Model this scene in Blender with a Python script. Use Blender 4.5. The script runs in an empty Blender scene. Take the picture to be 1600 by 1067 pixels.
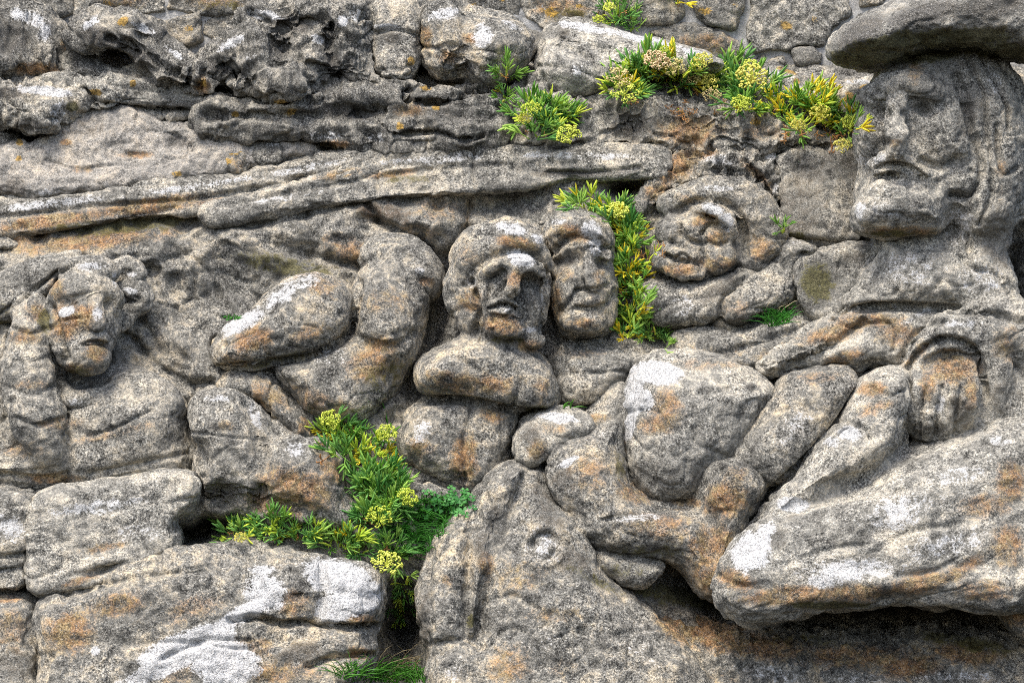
import bpy, math, random
import numpy as np
from mathutils import Vector, Matrix

random.seed(7)
RNG = np.random.default_rng(7)
scene = bpy.context.scene
COL = scene.collection

# ------------------------------------------------------------------ camera
U = 0.0025                 # metres per relief unit
DP = 6400.0                # camera distance in relief units (16 m)
Z0 = 2.0                   # height of the camera axis
cam_d = bpy.data.cameras.new("camera")
cam = bpy.data.objects.new("camera", cam_d)
COL.objects.link(cam)
cam.location = (0, -DP * U, Z0)
cam.rotation_euler = (math.radians(90), 0, 0)
cam_d.sensor_width = 36
cam_d.lens = 36 * DP / 1600.0
cam_d.clip_start = 0.5
cam_d.clip_end = 500
scene.camera = cam

# ------------------------------------------------------------------ light
SUN_EL, SUN_AZ = math.radians(62), math.radians(-28)   # azimuth measured from the camera side, to its left
world = bpy.data.worlds.new("World")
scene.world = world
world.use_nodes = True
wn, wl = world.node_tree.nodes, world.node_tree.links
bg = wn["Background"]
sky = wn.new("ShaderNodeTexSky")
sky.sky_type = 'NISHITA'
sky.sun_disc = False
sky.sun_elevation = SUN_EL
sky.sun_rotation = math.radians(180) - SUN_AZ
sky.air_density = 1.0
sky.dust_density = 4.0
sky.ozone_density = 1.0
wl.new(sky.outputs[0], bg.inputs[0])
bg.inputs[1].default_value = 0.115
sun_d = bpy.data.lights.new("sun", 'SUN')
sun_d.energy = 1.5
sun_d.angle = math.radians(20)
sun_d.color = (1.0, 0.95, 0.88)
sun = bpy.data.objects.new("sun", sun_d)
COL.objects.link(sun)
to_sun = Vector((math.sin(SUN_AZ) * math.cos(SUN_EL), -math.cos(SUN_AZ) * math.cos(SUN_EL), math.sin(SUN_EL)))
sun.rotation_euler = to_sun.to_track_quat('Z', 'Y').to_euler()
vs = scene.view_settings
vs.view_transform = 'Standard'
vs.look = 'None'
vs.exposure = 1.48
scene.cycles.use_denoising = False
scene.cycles.filter_width = 1.0
vs.gamma = 1.0
vs.use_curve_mapping = False

# ------------------------------------------------------------------ materials
def nodes_of(name):
    m = bpy.data.materials.new(name)
    m.use_nodes = True
    return m, m.node_tree.nodes, m.node_tree.links, m.node_tree.nodes["Principled BSDF"]


def rock_material(name, lo, mid, hi, warm=0.5, speck=0.42, rough=0.92, bump=1.0, tint=(1.03, 1.0, 0.88), gscale=1.0, seed=0.0, streak=1.0):
    """Weathered granite: mottled greys, black and white grains, iron staining and lichens
    (the channels place each mark; the dark one also paints shade in hollows)."""
    m, N, L, P = nodes_of(name)
    geo = N.new("ShaderNodeNewGeometry")
    mp = N.new("ShaderNodeMapping")
    mp.inputs[1].default_value = (seed, seed * 0.7, seed * 1.3)
    L.new(geo.outputs["Position"], mp.inputs[0])
    pos = mp.outputs[0]

    sm = N.new("ShaderNodeMapping")
    sm.inputs[3].default_value = (1.0, 1.0, streak)
    L.new(pos, sm.inputs[0])

    def noise(scale, detail=4, rough_=0.6, dist=0.0, src=None):
        n = N.new("ShaderNodeTexNoise")
        n.inputs["Scale"].default_value = scale
        n.inputs["Detail"].default_value = detail
        n.inputs["Roughness"].default_value = rough_
        n.inputs["Distortion"].default_value = dist
        L.new(src or pos, n.inputs["Vector"])
        return n.outputs[0]

    def ramp(src, stops, interp='LINEAR'):
        r = N.new("ShaderNodeValToRGB")
        r.color_ramp.interpolation = interp
        el = r.color_ramp.elements
        while len(el) > len(stops):
            el.remove(el[-1])
        while len(el) < len(stops):
            el.new(0.5)
        for e, (p, c) in zip(el, stops):
            e.position = p
            e.color = (*c, 1) if isinstance(c, tuple) else (c, c, c, 1)
        L.new(src, r.inputs[0])
        return r.outputs[0]

    def math_(op, a, b=None, c=None, clamp=False):
        n = N.new("ShaderNodeMath")
        n.operation = op
        n.use_clamp = clamp
        for i, x in enumerate((a, b, c)):
            if x is None:
                continue
            if isinstance(x, (int, float)):
                n.inputs[i].default_value = x
            else:
                L.new(x, n.inputs[i])
        return n.outputs[0]

    def mix(fac, a, b, blend='MIX'):
        n = N.new("ShaderNodeMix")
        n.data_type = 'RGBA'
        n.blend_type = blend
        for i, x in ((0, fac), (6, a), (7, b)):
            if isinstance(x, (int, float)):
                n.inputs[i].default_value = x
            elif isinstance(x, tuple):
                n.inputs[i].default_value = (*x, 1)
            else:
                L.new(x, n.inputs[i])
        return n.outputs[2]

    nb = noise(5.5, 5, 0.6, 0.3)         # patches as big as a hand
    nm = noise(26, 5, 0.68, 0.4, sm.outputs[0])         # mottling
    nf = noise(122 * gscale, 4, 0.78)    # grain
    ng = noise(210 * gscale, 2, 0.6)     # single crystals
    ns = noise(150 * gscale, 3, 0.7, 0.5)
    worn = ramp(noise(8.5, 3, 0.55, 0.6), [(0.36, 0.30), (0.62, 1.0)])      # grain shows less where the stone is worn smooth
    t = math_('ADD', math_('MULTIPLY', nm, 0.46), 0.34)
    t = math_('ADD', t, math_('MULTIPLY', math_('SUBTRACT', nf, 0.5), worn))
    t = math_('ADD', t, math_('MULTIPLY', math_('SUBTRACT', nb, 0.5), 0.35))
    base = ramp(t, [(0.43, lo), (0.555, mid), (0.70, hi)])
    base = mix(1.0, base, tint, 'MULTIPLY')
    # warm iron tinge spread over the whole stone
    wmask = ramp(math_('ADD', math_('MULTIPLY', nb, 0.55), math_('MULTIPLY', nm, 0.5)), [(0.5, 0.0), (0.68, 1.0)])
    base = mix(math_('MULTIPLY', wmask, warm), base, mix(1.0, base, (1.22, 0.98, 0.66), 'MULTIPLY'))
    # stains, and shade painted through the dark channel
    at = N.new("ShaderNodeAttribute")
    at.attribute_name = "stain_shade"
    sep = N.new("ShaderNodeSeparateColor")
    L.new(at.outputs["Color"], sep.inputs[0])
    edge = math_('ADD', math_('MULTIPLY', math_('SUBTRACT', nm, 0.5), 2.3), math_('MULTIPLY', math_('SUBTRACT', nf, 0.5), 1.5))
    edge = math_('ADD', edge, math_('MULTIPLY', math_('SUBTRACT', nb, 0.5), 1.4))

    def mask(ch, lo_=0.36, hi_=0.60):
        return ramp(math_('ADD', ch, math_('MULTIPLY', edge, math_('MINIMUM', math_('MULTIPLY', ch, 6.0), 1.0))), [(lo_, 0.0), (hi_, 1.0)])

    rt = math_('ADD', math_('MULTIPLY', nf, 0.65), math_('MULTIPLY', nm, 0.4))
    rust1 = ramp(rt, [(0.42, (0.045, 0.026, 0.010)), (0.52, (0.25, 0.115, 0.032)), (0.64, (0.52, 0.31, 0.13))])
    rust2 = ramp(rt, [(0.42, (0.03, 0.021, 0.008)), (0.53, (0.18, 0.112, 0.034)), (0.66, (0.46, 0.34, 0.15))])
    rustc = mix(ramp(noise(17, 3, 0.6, 0.5), [(0.42, 0.0), (0.58, 1.0)]), rust1, rust2)
    base = mix(math_('MULTIPLY', mask(sep.outputs[1], 0.26, 1.05), 0.8), base, rustc)
    darkc = ramp(nf, [(0.35, (0.016, 0.015, 0.013)), (0.65, (0.085, 0.08, 0.072))])
    base = mix(math_('MULTIPLY', mask(sep.outputs[2], 0.40, 0.75), 0.8), base, darkc)
    whitec = ramp(math_('ADD', math_('MULTIPLY', nf, 0.6), math_('MULTIPLY', ng, 0.4)), [(0.36, (0.13, 0.132, 0.13)), (0.46, (0.46, 0.465, 0.465)), (0.62, (0.70, 0.71, 0.705))])
    base = mix(math_('MULTIPLY', mask(sep.outputs[0], 0.50, 0.78), 0.9), base, whitec)
    # crystals: black mica and pale quartz
    blk = math_('MULTIPLY', ramp(ns, [(0.36, 1.0), (0.44, 0.0)]), worn)
    base = mix(math_('MULTIPLY', blk, min(1.0, speck * 1.5)), base, (0.018, 0.017, 0.016))
    wht = ramp(ng, [(0.58, 0.0), (0.68, 1.0)])
    base = mix(math_('MULTIPLY', wht, speck), base, (0.62, 0.61, 0.58))
    # moss and orange lichen
    mossc = ramp(nf, [(0.35, (0.02, 0.02, 0.006)), (0.65, (0.13, 0.12, 0.035))])
    at2 = N.new("ShaderNodeAttribute")
    at2.attribute_name = "growth"
    sep2 = N.new("ShaderNodeSeparateColor")
    L.new(at2.outputs["Color"], sep2.inputs[0])
    base = mix(math_('MULTIPLY', mask(sep2.outputs[0], 0.40, 0.75), 0.85), base, mossc)
    yelc = ramp(nf, [(0.40, (0.16, 0.095, 0.015)), (0.6, (0.50, 0.31, 0.06))])
    base = mix(math_('MULTIPLY', mask(sep2.outputs[1], 0.50, 0.80), 0.85), base, yelc)
    L.new(base, P.inputs["Base Color"])
    P.inputs["Roughness"].default_value = rough
    P.inputs["Specular IOR Level"].default_value = 0.25
    # relief
    h = math_('ADD', math_('MULTIPLY', nm, 1.5), math_('MULTIPLY', nf, 0.75))
    h = math_('ADD', h, math_('MULTIPLY', blk, -0.12))
    h = math_('ADD', h, math_('MULTIPLY', ng, 0.25))
    b = N.new("ShaderNodeBump")
    b.inputs["Strength"].default_value = 0.85 * bump
    b.inputs["Distance"].default_value = 0.014
    L.new(h, b.inputs["Height"])
    L.new(b.outputs[0], P.inputs["Normal"])
    return m


MAT = {
    'granite': rock_material('granite', 0.028, 0.185, 0.57),
    'pale': rock_material('pale_granite', 0.038, 0.235, 0.64, warm=0.4, seed=3.1),
    'warm': rock_material('warm_granite', 0.022, 0.175, 0.56, warm=0.8, seed=6.3),
    'dark': rock_material('dark_rock', 0.02, 0.12, 0.44, warm=0.35, seed=9.7, streak=0.35),
    'face': rock_material('rock_face', 0.025, 0.16, 0.50, warm=0.6, seed=1.9),
    'cement': rock_material('cement', 0.10, 0.27, 0.48, warm=0.4, speck=0.35, bump=0.9, tint=(1.03, 0.98, 0.88), seed=4.4),
    'mortar': rock_material('mortar', 0.20, 0.31, 0.40, warm=0.1, speck=0.15, bump=0.5, tint=(1.0, 1.0, 0.97), seed=2.2),
    'wallstone': rock_material('wall_stone', 0.04, 0.17, 0.42, warm=0.75, speck=0.4, seed=12.5),
    'quartz': rock_material('quartz', 0.45, 0.62, 0.75, warm=0.15, speck=0.1, bump=0.4, seed=7.7),
}


def leaf_material(name, c1, c2, trans=0.25):
    m, N, L, P = nodes_of(name)
    oi = N.new("ShaderNodeObjectInfo")
    geo = N.new("ShaderNodeNewGeometry")
    nz = N.new("ShaderNodeTexNoise")
    nz.inputs["Scale"].default_value = 40
    L.new(geo.outputs["Position"], nz.inputs["Vector"])
    ad = N.new("ShaderNodeMath")
    ad.operation = 'MULTIPLY_ADD'
    ad.inputs[1].default_value = 0.5
    L.new(nz.outputs[0], ad.inputs[0])
    mu = N.new("ShaderNodeMath")
    mu.operation = 'MULTIPLY_ADD'
    mu.inputs[1].default_value = 0.9
    mu.inputs[2].default_value = -0.2
    L.new(oi.outputs["Random"], mu.inputs[0])
    L.new(mu.outputs[0], ad.inputs[2])
    r = N.new("ShaderNodeValToRGB")
    r.color_ramp.elements[0].color = (*c1, 1)
    r.color_ramp.elements[1].color = (*c2, 1)
    L.new(ad.outputs[0], r.inputs[0])
    L.new(r.outputs[0], P.inputs["Base Color"])
    P.inputs["Roughness"].default_value = 0.55
    P.inputs["Specular IOR Level"].default_value = 0.4
    tr = N.new("ShaderNodeBsdfTranslucent")
    L.new(r.outputs[0], tr.inputs[0])
    mx = N.new("ShaderNodeMixShader")
    mx.inputs[0].default_value = trans
    out = N["Material Output"]
    L.new(P.outputs[0], mx.inputs[1])
    L.new(tr.outputs[0], mx.inputs[2])
    L.new(mx.outputs[0], out.inputs[0])
    return m


LEAF = {
    'green': leaf_material('samphire_green', (0.10, 0.28, 0.03), (0.46, 0.68, 0.14)),
    'deep': leaf_material('samphire_deep_green', (0.045, 0.19, 0.035), (0.25, 0.50, 0.12)),
    'lime': leaf_material('samphire_lime', (0.42, 0.60, 0.05), (0.72, 0.80, 0.10)),
    'yellow': leaf_material('samphire_yellow', (0.68, 0.56, 0.02), (0.88, 0.74, 0.06)),
    'dry': leaf_material('samphire_withered', (0.28, 0.12, 0.03), (0.52, 0.28, 0.10), 0.1),
    'umbel': leaf_material('umbel_lime', (0.50, 0.60, 0.06), (0.80, 0.84, 0.16), 0.15),
    'umbel_pink': leaf_material('umbel_pinkish', (0.55, 0.50, 0.16), (0.78, 0.56, 0.36), 0.15),
    'umbel_gold': leaf_material('umbel_gold', (0.58, 0.56, 0.08), (0.78, 0.72, 0.18), 0.15),
    'grass': leaf_material('grass_green', (0.03, 0.17, 0.015), (0.15, 0.40, 0.04)),
    'straw': leaf_material('dry_straw', (0.28, 0.22, 0.12), (0.48, 0.42, 0.27), 0.1),
    'clover': leaf_material('clover_green', (0.02, 0.13, 0.025), (0.08, 0.28, 0.06)),
}

# ------------------------------------------------------------------ numeric helpers
TAB = RNG.uniform(-1, 1, (64, 64, 64)).astype(np.float32)


def vnoise(P):
    i = np.floor(P).astype(np.int32)
    f = (P - i).astype(np.float32)
    f = f * f * f * (f * (f * 6 - 15) + 10)
    a = i & 63
    b = (i + 1) & 63
    x0, y0, z0 = a[:, 0], a[:, 1], a[:, 2]
    x1, y1, z1 = b[:, 0], b[:, 1], b[:, 2]
    fx, fy, fz = f[:, 0], f[:, 1], f[:, 2]
    c00 = TAB[x0, y0, z0] * (1 - fx) + TAB[x1, y0, z0] * fx
    c10 = TAB[x0, y1, z0] * (1 - fx) + TAB[x1, y1, z0] * fx
    c01 = TAB[x0, y0, z1] * (1 - fx) + TAB[x1, y0, z1] * fx
    c11 = TAB[x0, y1, z1] * (1 - fx) + TAB[x1, y1, z1] * fx
    c0 = c00 * (1 - fy) + c10 * fy
    c1 = c01 * (1 - fy) + c11 * fy
    return c0 * (1 - fz) + c1 * fz


_ROT = np.array([[0.36, 0.48, -0.8], [-0.8, 0.60, 0.0], [0.48, 0.64, 0.60]], np.float32)


def rock_noise(P, spec, seed=0.0, strata=None):
    """spec: list of (wavelength, amplitude, kind); strata=(angle, stretch) lengthens the grain along a direction in the face"""
    Q = P.astype(np.float32)
    if strata:
        a, s = math.radians(strata[0]), strata[1]
        ca, sa = math.cos(a), math.sin(a)
        al = Q[:, 0] * ca + Q[:, 1] * sa
        ac = -Q[:, 0] * sa + Q[:, 1] * ca
        Q = np.stack([al / s, ac, Q[:, 2]], 1)
    out = np.zeros(len(Q), np.float32)
    for j, (w, amp, kind) in enumerate(spec):
        R = Q @ _ROT if j % 2 == 0 and not strata else Q
        n = vnoise(R / w + (seed + 17.3 * j))
        if kind == 'r':
            n = 1 - 2.4 * np.abs(n)
        elif kind == 'c':       # thin cracks and pits
            n = -np.clip(1 - 8.0 * np.abs(n), 0, 1)
        out += amp * n
    return out


STYLE = {
    'smooth': [(130, 8, 'n'), (58, 5.0, 'n'), (28, 3.4, 'n'), (13, 2.0, 'n'), (8, 1.2, 'n'), (74, 3, 'c'), (36, 1.6, 'c')],
    'granite': [(120, 10, 'n'), (50, 7.0, 'n'), (24, 4.2, 'n'), (12, 2.3, 'n'), (8, 1.3, 'n'), (80, 5, 'c'), (38, 2.2, 'c')],
    'face': [(160, 12, 'n'), (64, 10, 'n'), (32, 7.5, 'r'), (16, 4.0, 'r'), (9, 2.0, 'n'), (60, 8, 'c'), (30, 3, 'c')],
    'rough': [(110, 12, 'n'), (50, 6, 'n'), (40, 5, 'r'), (22, 5.5, 'r'), (12, 3.0, 'r'), (8, 1.6, 'n'), (45, 7, 'c'), (24, 4, 'c')],
    'flat': [(120, 4, 'n'), (42, 3.2, 'n'), (18, 2.4, 'n'), (9, 1.5, 'n'), (48, 3, 'c')],
    'stone': [(60, 5, 'n'), (26, 4, 'n'), (13, 2.4, 'n'), (8, 1.4, 'n'), (30, 3, 'c')],
}


def chaikin(poly, n=2):
    p = np.array(poly, float)
    for _ in range(n):
        q = np.roll(p, -1, 0)
        p = np.stack([0.75 * p + 0.25 * q, 0.25 * p + 0.75 * q], 1).reshape(-1, 2)
    return p


def poly_sdf(poly, X, Y):
    """signed distance, negative inside"""
    x, y = X.ravel(), Y.ravel()
    d = np.full(x.shape, 1e12)
    ins = np.zeros(x.shape, bool)
    n = len(poly)
    for i in range(n):
        ax, ay = poly[i]
        bx, by = poly[(i + 1) % n]
        ex, ey = bx - ax, by - ay
        wx, wy = x - ax, y - ay
        L2 = ex * ex + ey * ey
        if L2 < 1e-9:
            continue
        t = np.clip((wx * ex + wy * ey) / L2, 0, 1)
        d = np.minimum(d, (wx - ex * t) ** 2 + (wy - ey * t) ** 2)
        c = (ay > y) != (by > y)
        if ey != 0:
            ins ^= c & (x < ex * (y - ay) / ey + ax)
    return (np.where(ins, -1, 1) * np.sqrt(d)).reshape(X.shape)


def S(v):
    """depth of the leaning cliff plane: nearer to the camera towards the foot"""
    return 0.42 * (v - 533.0)


def img_to_relief(u, v, d):
    s = 1 - d / DP
    return 800 + (u - 800) * s, 533 + (v - 533) * s


def relief_to_img(u, v, d):
    s = 1 / (1 - d / DP)
    return 800 + (u - 800) * s, 533 + (v - 533) * s


def to_world(u, v, d):
    return ((u - 800) * U, -d * U, Z0 + (533 - v) * U)


ZB = np.full((420, 560), -1e4)          # nearest depth seen so far, in cells of 4 units (from -320, -300)


def zb_add(iu, iv, d):
    a = ((iu + 320) / 4).astype(int)
    b = ((iv + 300) / 4).astype(int)
    ok = (a >= 0) & (a < 560) & (b >= 0) & (b < 420)
    np.maximum.at(ZB, (b[ok], a[ok]), d[ok])


def depth_at(u, v, r=1):
    a = int((u + 320) / 4)
    b = int((v + 300) / 4)
    w = ZB[max(b - r, 0):b + r + 1, max(a - r, 0):a + r + 1]
    w = w[w > -9e3]
    return float(np.median(w)) if len(w) else S(v)


EDGES = [(0, 1), (2, 3), (4, 5), (6, 7), (0, 2), (1, 3), (4, 6), (5, 7), (0, 4), (1, 5), (2, 6), (3, 7)]


def surface_net(f):
    s = f < 0
    nx, ny, nz = f.shape
    cs = np.zeros((nx - 1, ny - 1, nz - 1), np.int8)
    offs = [(i, j, k) for k in (0, 1) for j in (0, 1) for i in (0, 1)]
    for i, j, k in offs:
        cs += s[i:nx - 1 + i, j:ny - 1 + j, k:nz - 1 + k]
    idx = np.argwhere((cs > 0) & (cs < 8))
    ids = np.full(cs.shape, -1, np.int32)
    ids[idx[:, 0], idx[:, 1], idx[:, 2]] = np.arange(len(idx))
    vals = np.stack([f[idx[:, 0] + i, idx[:, 1] + j, idx[:, 2] + k] for i, j, k in offs], 1)
    acc = np.zeros((len(idx), 3))
    cnt = np.zeros(len(idx))
    oo = np.array(offs, float)
    for a, b in EDGES:
        va, vb = vals[:, a], vals[:, b]
        m = (va < 0) != (vb < 0)
        t = np.where(m, va / np.where(m, va - vb, 1), 0)
        p = oo[a] + t[:, None] * (oo[b] - oo[a])
        acc += np.where(m[:, None], p, 0)
        cnt += m
    V = idx + acc / np.maximum(cnt, 1)[:, None]
    quads = []
    for ax in range(3):
        sl0 = [slice(1, None)] * 3
        sl0[ax] = slice(0, -1)
        sl1 = [slice(1, None)] * 3
        sl1[ax] = slice(1, None)
        A, B = s[tuple(sl0)], s[tuple(sl1)]
        lim = [n - 1 for n in f.shape]
        e = np.argwhere(A != B)
        base = e + 1
        base[:, ax] -= 1
        b_, c_ = [x for x in range(3) if x != ax]
        ok = (base[:, b_] < lim[b_]) & (base[:, c_] < lim[c_])
        base, e = base[ok], e[ok]
        inside_first = A[e[:, 0], e[:, 1], e[:, 2]]

        def cell(db, dc):
            q = base.copy()
            q[:, b_] += db
            q[:, c_] += dc
            return ids[q[:, 0], q[:, 1], q[:, 2]]
        Q = np.stack([cell(-1, -1), cell(0, -1), cell(0, 0), cell(-1, 0)], 1)
        flip = inside_first if ax != 1 else ~inside_first
        Q[flip] = Q[flip][:, ::-1]
        quads.append(Q)
    return V, np.concatenate(quads), idx


def vert_normals(P, F):
    n = np.cross(P[F[:, 2]] - P[F[:, 0]], P[F[:, 3]] - P[F[:, 1]])
    N = np.zeros_like(P)
    for c in range(3):
        for k in range(4):
            N[:, c] += np.bincount(F[:, k], n[:, c], len(P))
    return N / np.maximum(np.linalg.norm(N, axis=1), 1e-9)[:, None]


def new_mesh(name, verts, faces, attrs=None, mat=None, smooth=True):
    me = bpy.data.meshes.new(name)
    nv, nf = len(verts), len(faces)
    k = faces.shape[1]
    me.vertices.add(nv)
    me.vertices.foreach_set("co", np.ascontiguousarray(verts, np.float32).ravel())
    me.loops.add(nf * k)
    me.loops.foreach_set("vertex_index", np.ascontiguousarray(faces, np.int32).ravel())
    me.polygons.add(nf)
    me.polygons.foreach_set("loop_start", np.arange(0, nf * k, k, dtype=np.int32))
    me.polygons.foreach_set("use_smooth", np.full(nf, smooth))
    for an, dat in (attrs or {}).items():
        a = me.attributes.new(an, 'FLOAT_COLOR', 'POINT')
        a.data.foreach_set("color", np.ascontiguousarray(dat, np.float32).ravel())
    me.update(calc_edges=True)
    if mat:
        me.materials.append(mat)
    return me


def seg_dist(x, y, pts):
    d = np.full(x.shape, 1e9)
    for (ax, ay), (bx, by) in zip(pts[:-1], pts[1:]):
        ex, ey = bx - ax, by - ay
        t = np.clip(((x - ax) * ex + (y - ay) * ey) / max(ex * ex + ey * ey, 1e-9), 0, 1)
        d = np.minimum(d, np.hypot(x - ax - ex * t, y - ay - ey * t))
    return d


def spline(pts, n=5):
    """Catmull-Rom through the points"""
    p = np.array(pts, float)
    if len(p) < 3:
        return p
    q = np.vstack([2 * p[0] - p[1], p, 2 * p[-1] - p[-2]])
    out = []
    for i in range(1, len(q) - 2):
        for t in np.linspace(0, 1, n, endpoint=False):
            a, b, c, d = q[i - 1], q[i], q[i + 1], q[i + 2]
            out.append(0.5 * (2 * b + (c - a) * t + (2 * a - 5 * b + 4 * c - d) * t * t + (3 * b - a - 3 * c + d) * t ** 3))
    out.append(p[-1])
    return np.array(out)


class Surf:
    """strokes, dabs and stains cut into, grown on or shaded onto one stone"""

    def __init__(self):
        self.feats = []
        self.stains = []

    def stroke(self, pts, w, amp, kind='v'):
        self.feats.append(('s', spline(pts), w, amp, kind))
        return self

    def dab(self, u, v, ru, rv, ang, amp):
        self.feats.append(('d', u, v, ru, rv, math.radians(ang), amp))
        return self

    def ring(self, u, v, r, w, amp):
        self.feats.append(('o', u, v, r, w, amp))
        return self

    def st(self, ch, *ells):
        """ch: w white lichen, r rust, d black lichen and shade painted in hollows, m moss, y orange lichen; each (u, v, ru, rv, angle, strength)"""
        for e in ells:
            self.stains.append((ch,) + tuple(e))
        return self

    def displace(self, iu, iv):
        out = np.zeros(len(iu))
        for f in self.feats:
            if f[0] == 's':
                _, p, w, amp, kind = f
                m = (iu > p[:, 0].min() - 2.5 * w) & (iu < p[:, 0].max() + 2.5 * w) & (iv > p[:, 1].min() - 2.5 * w) & (iv < p[:, 1].max() + 2.5 * w)
                if not m.any():
                    continue
                d = seg_dist(iu[m], iv[m], p) / w
                out[m] += amp * (np.clip(1 - d, 0, 1) ** 1.3 if kind == 'v' else np.exp(-d * d * 2))
            elif f[0] == 'd':
                _, u, v, ru, rv, a, amp = f
                R = 1.8 * max(ru, rv)
                m = (np.abs(iu - u) < R) & (np.abs(iv - v) < R)
                if not m.any():
                    continue
                x, y = iu[m] - u, iv[m] - v
                p = (x * math.cos(a) + y * math.sin(a)) / ru
                q = (-x * math.sin(a) + y * math.cos(a)) / rv
                out[m] += amp * np.exp(-(p * p + q * q) * 1.4)
            else:
                _, u, v, r, w, amp = f
                m = (np.abs(iu - u) < r + 3 * w) & (np.abs(iv - v) < r + 3 * w)
                if not m.any():
                    continue
                d = (np.hypot(iu[m] - u, iv[m] - v) - r) / w
                out[m] += amp * np.exp(-d * d * 1.5)
        return out

    def colours(self, iu, iv):
        A = np.zeros((len(iu), 4))
        B = np.zeros((len(iu), 4))
        A[:, 3] = B[:, 3] = 1
        wob_u = 0
        for ch, u, v, ru, rv, ang, s in self.stains:
            R = 1.5 * max(ru, rv)
            m = (np.abs(iu - u) < R) & (np.abs(iv - v) < R)
            if not m.any():
                continue
            a = math.radians(ang)
            x, y = iu[m] - u, iv[m] - v
            p = (x * math.cos(a) + y * math.sin(a)) / ru
            q = (-x * math.sin(a) + y * math.cos(a)) / rv
            val = s * np.clip((1.25 - np.sqrt(p * p + q * q)) * 1.3, 0, 1)
            T, c = {'w': (A, 0), 'r': (A, 1), 'd': (A, 2), 'm': (B, 0), 'y': (B, 1)}[ch]
            T[m, c] = np.maximum(T[m, c], val)
        return {"stain_shade": A, "growth": B}


HS = 0.8                 # finer than the default voxel


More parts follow.
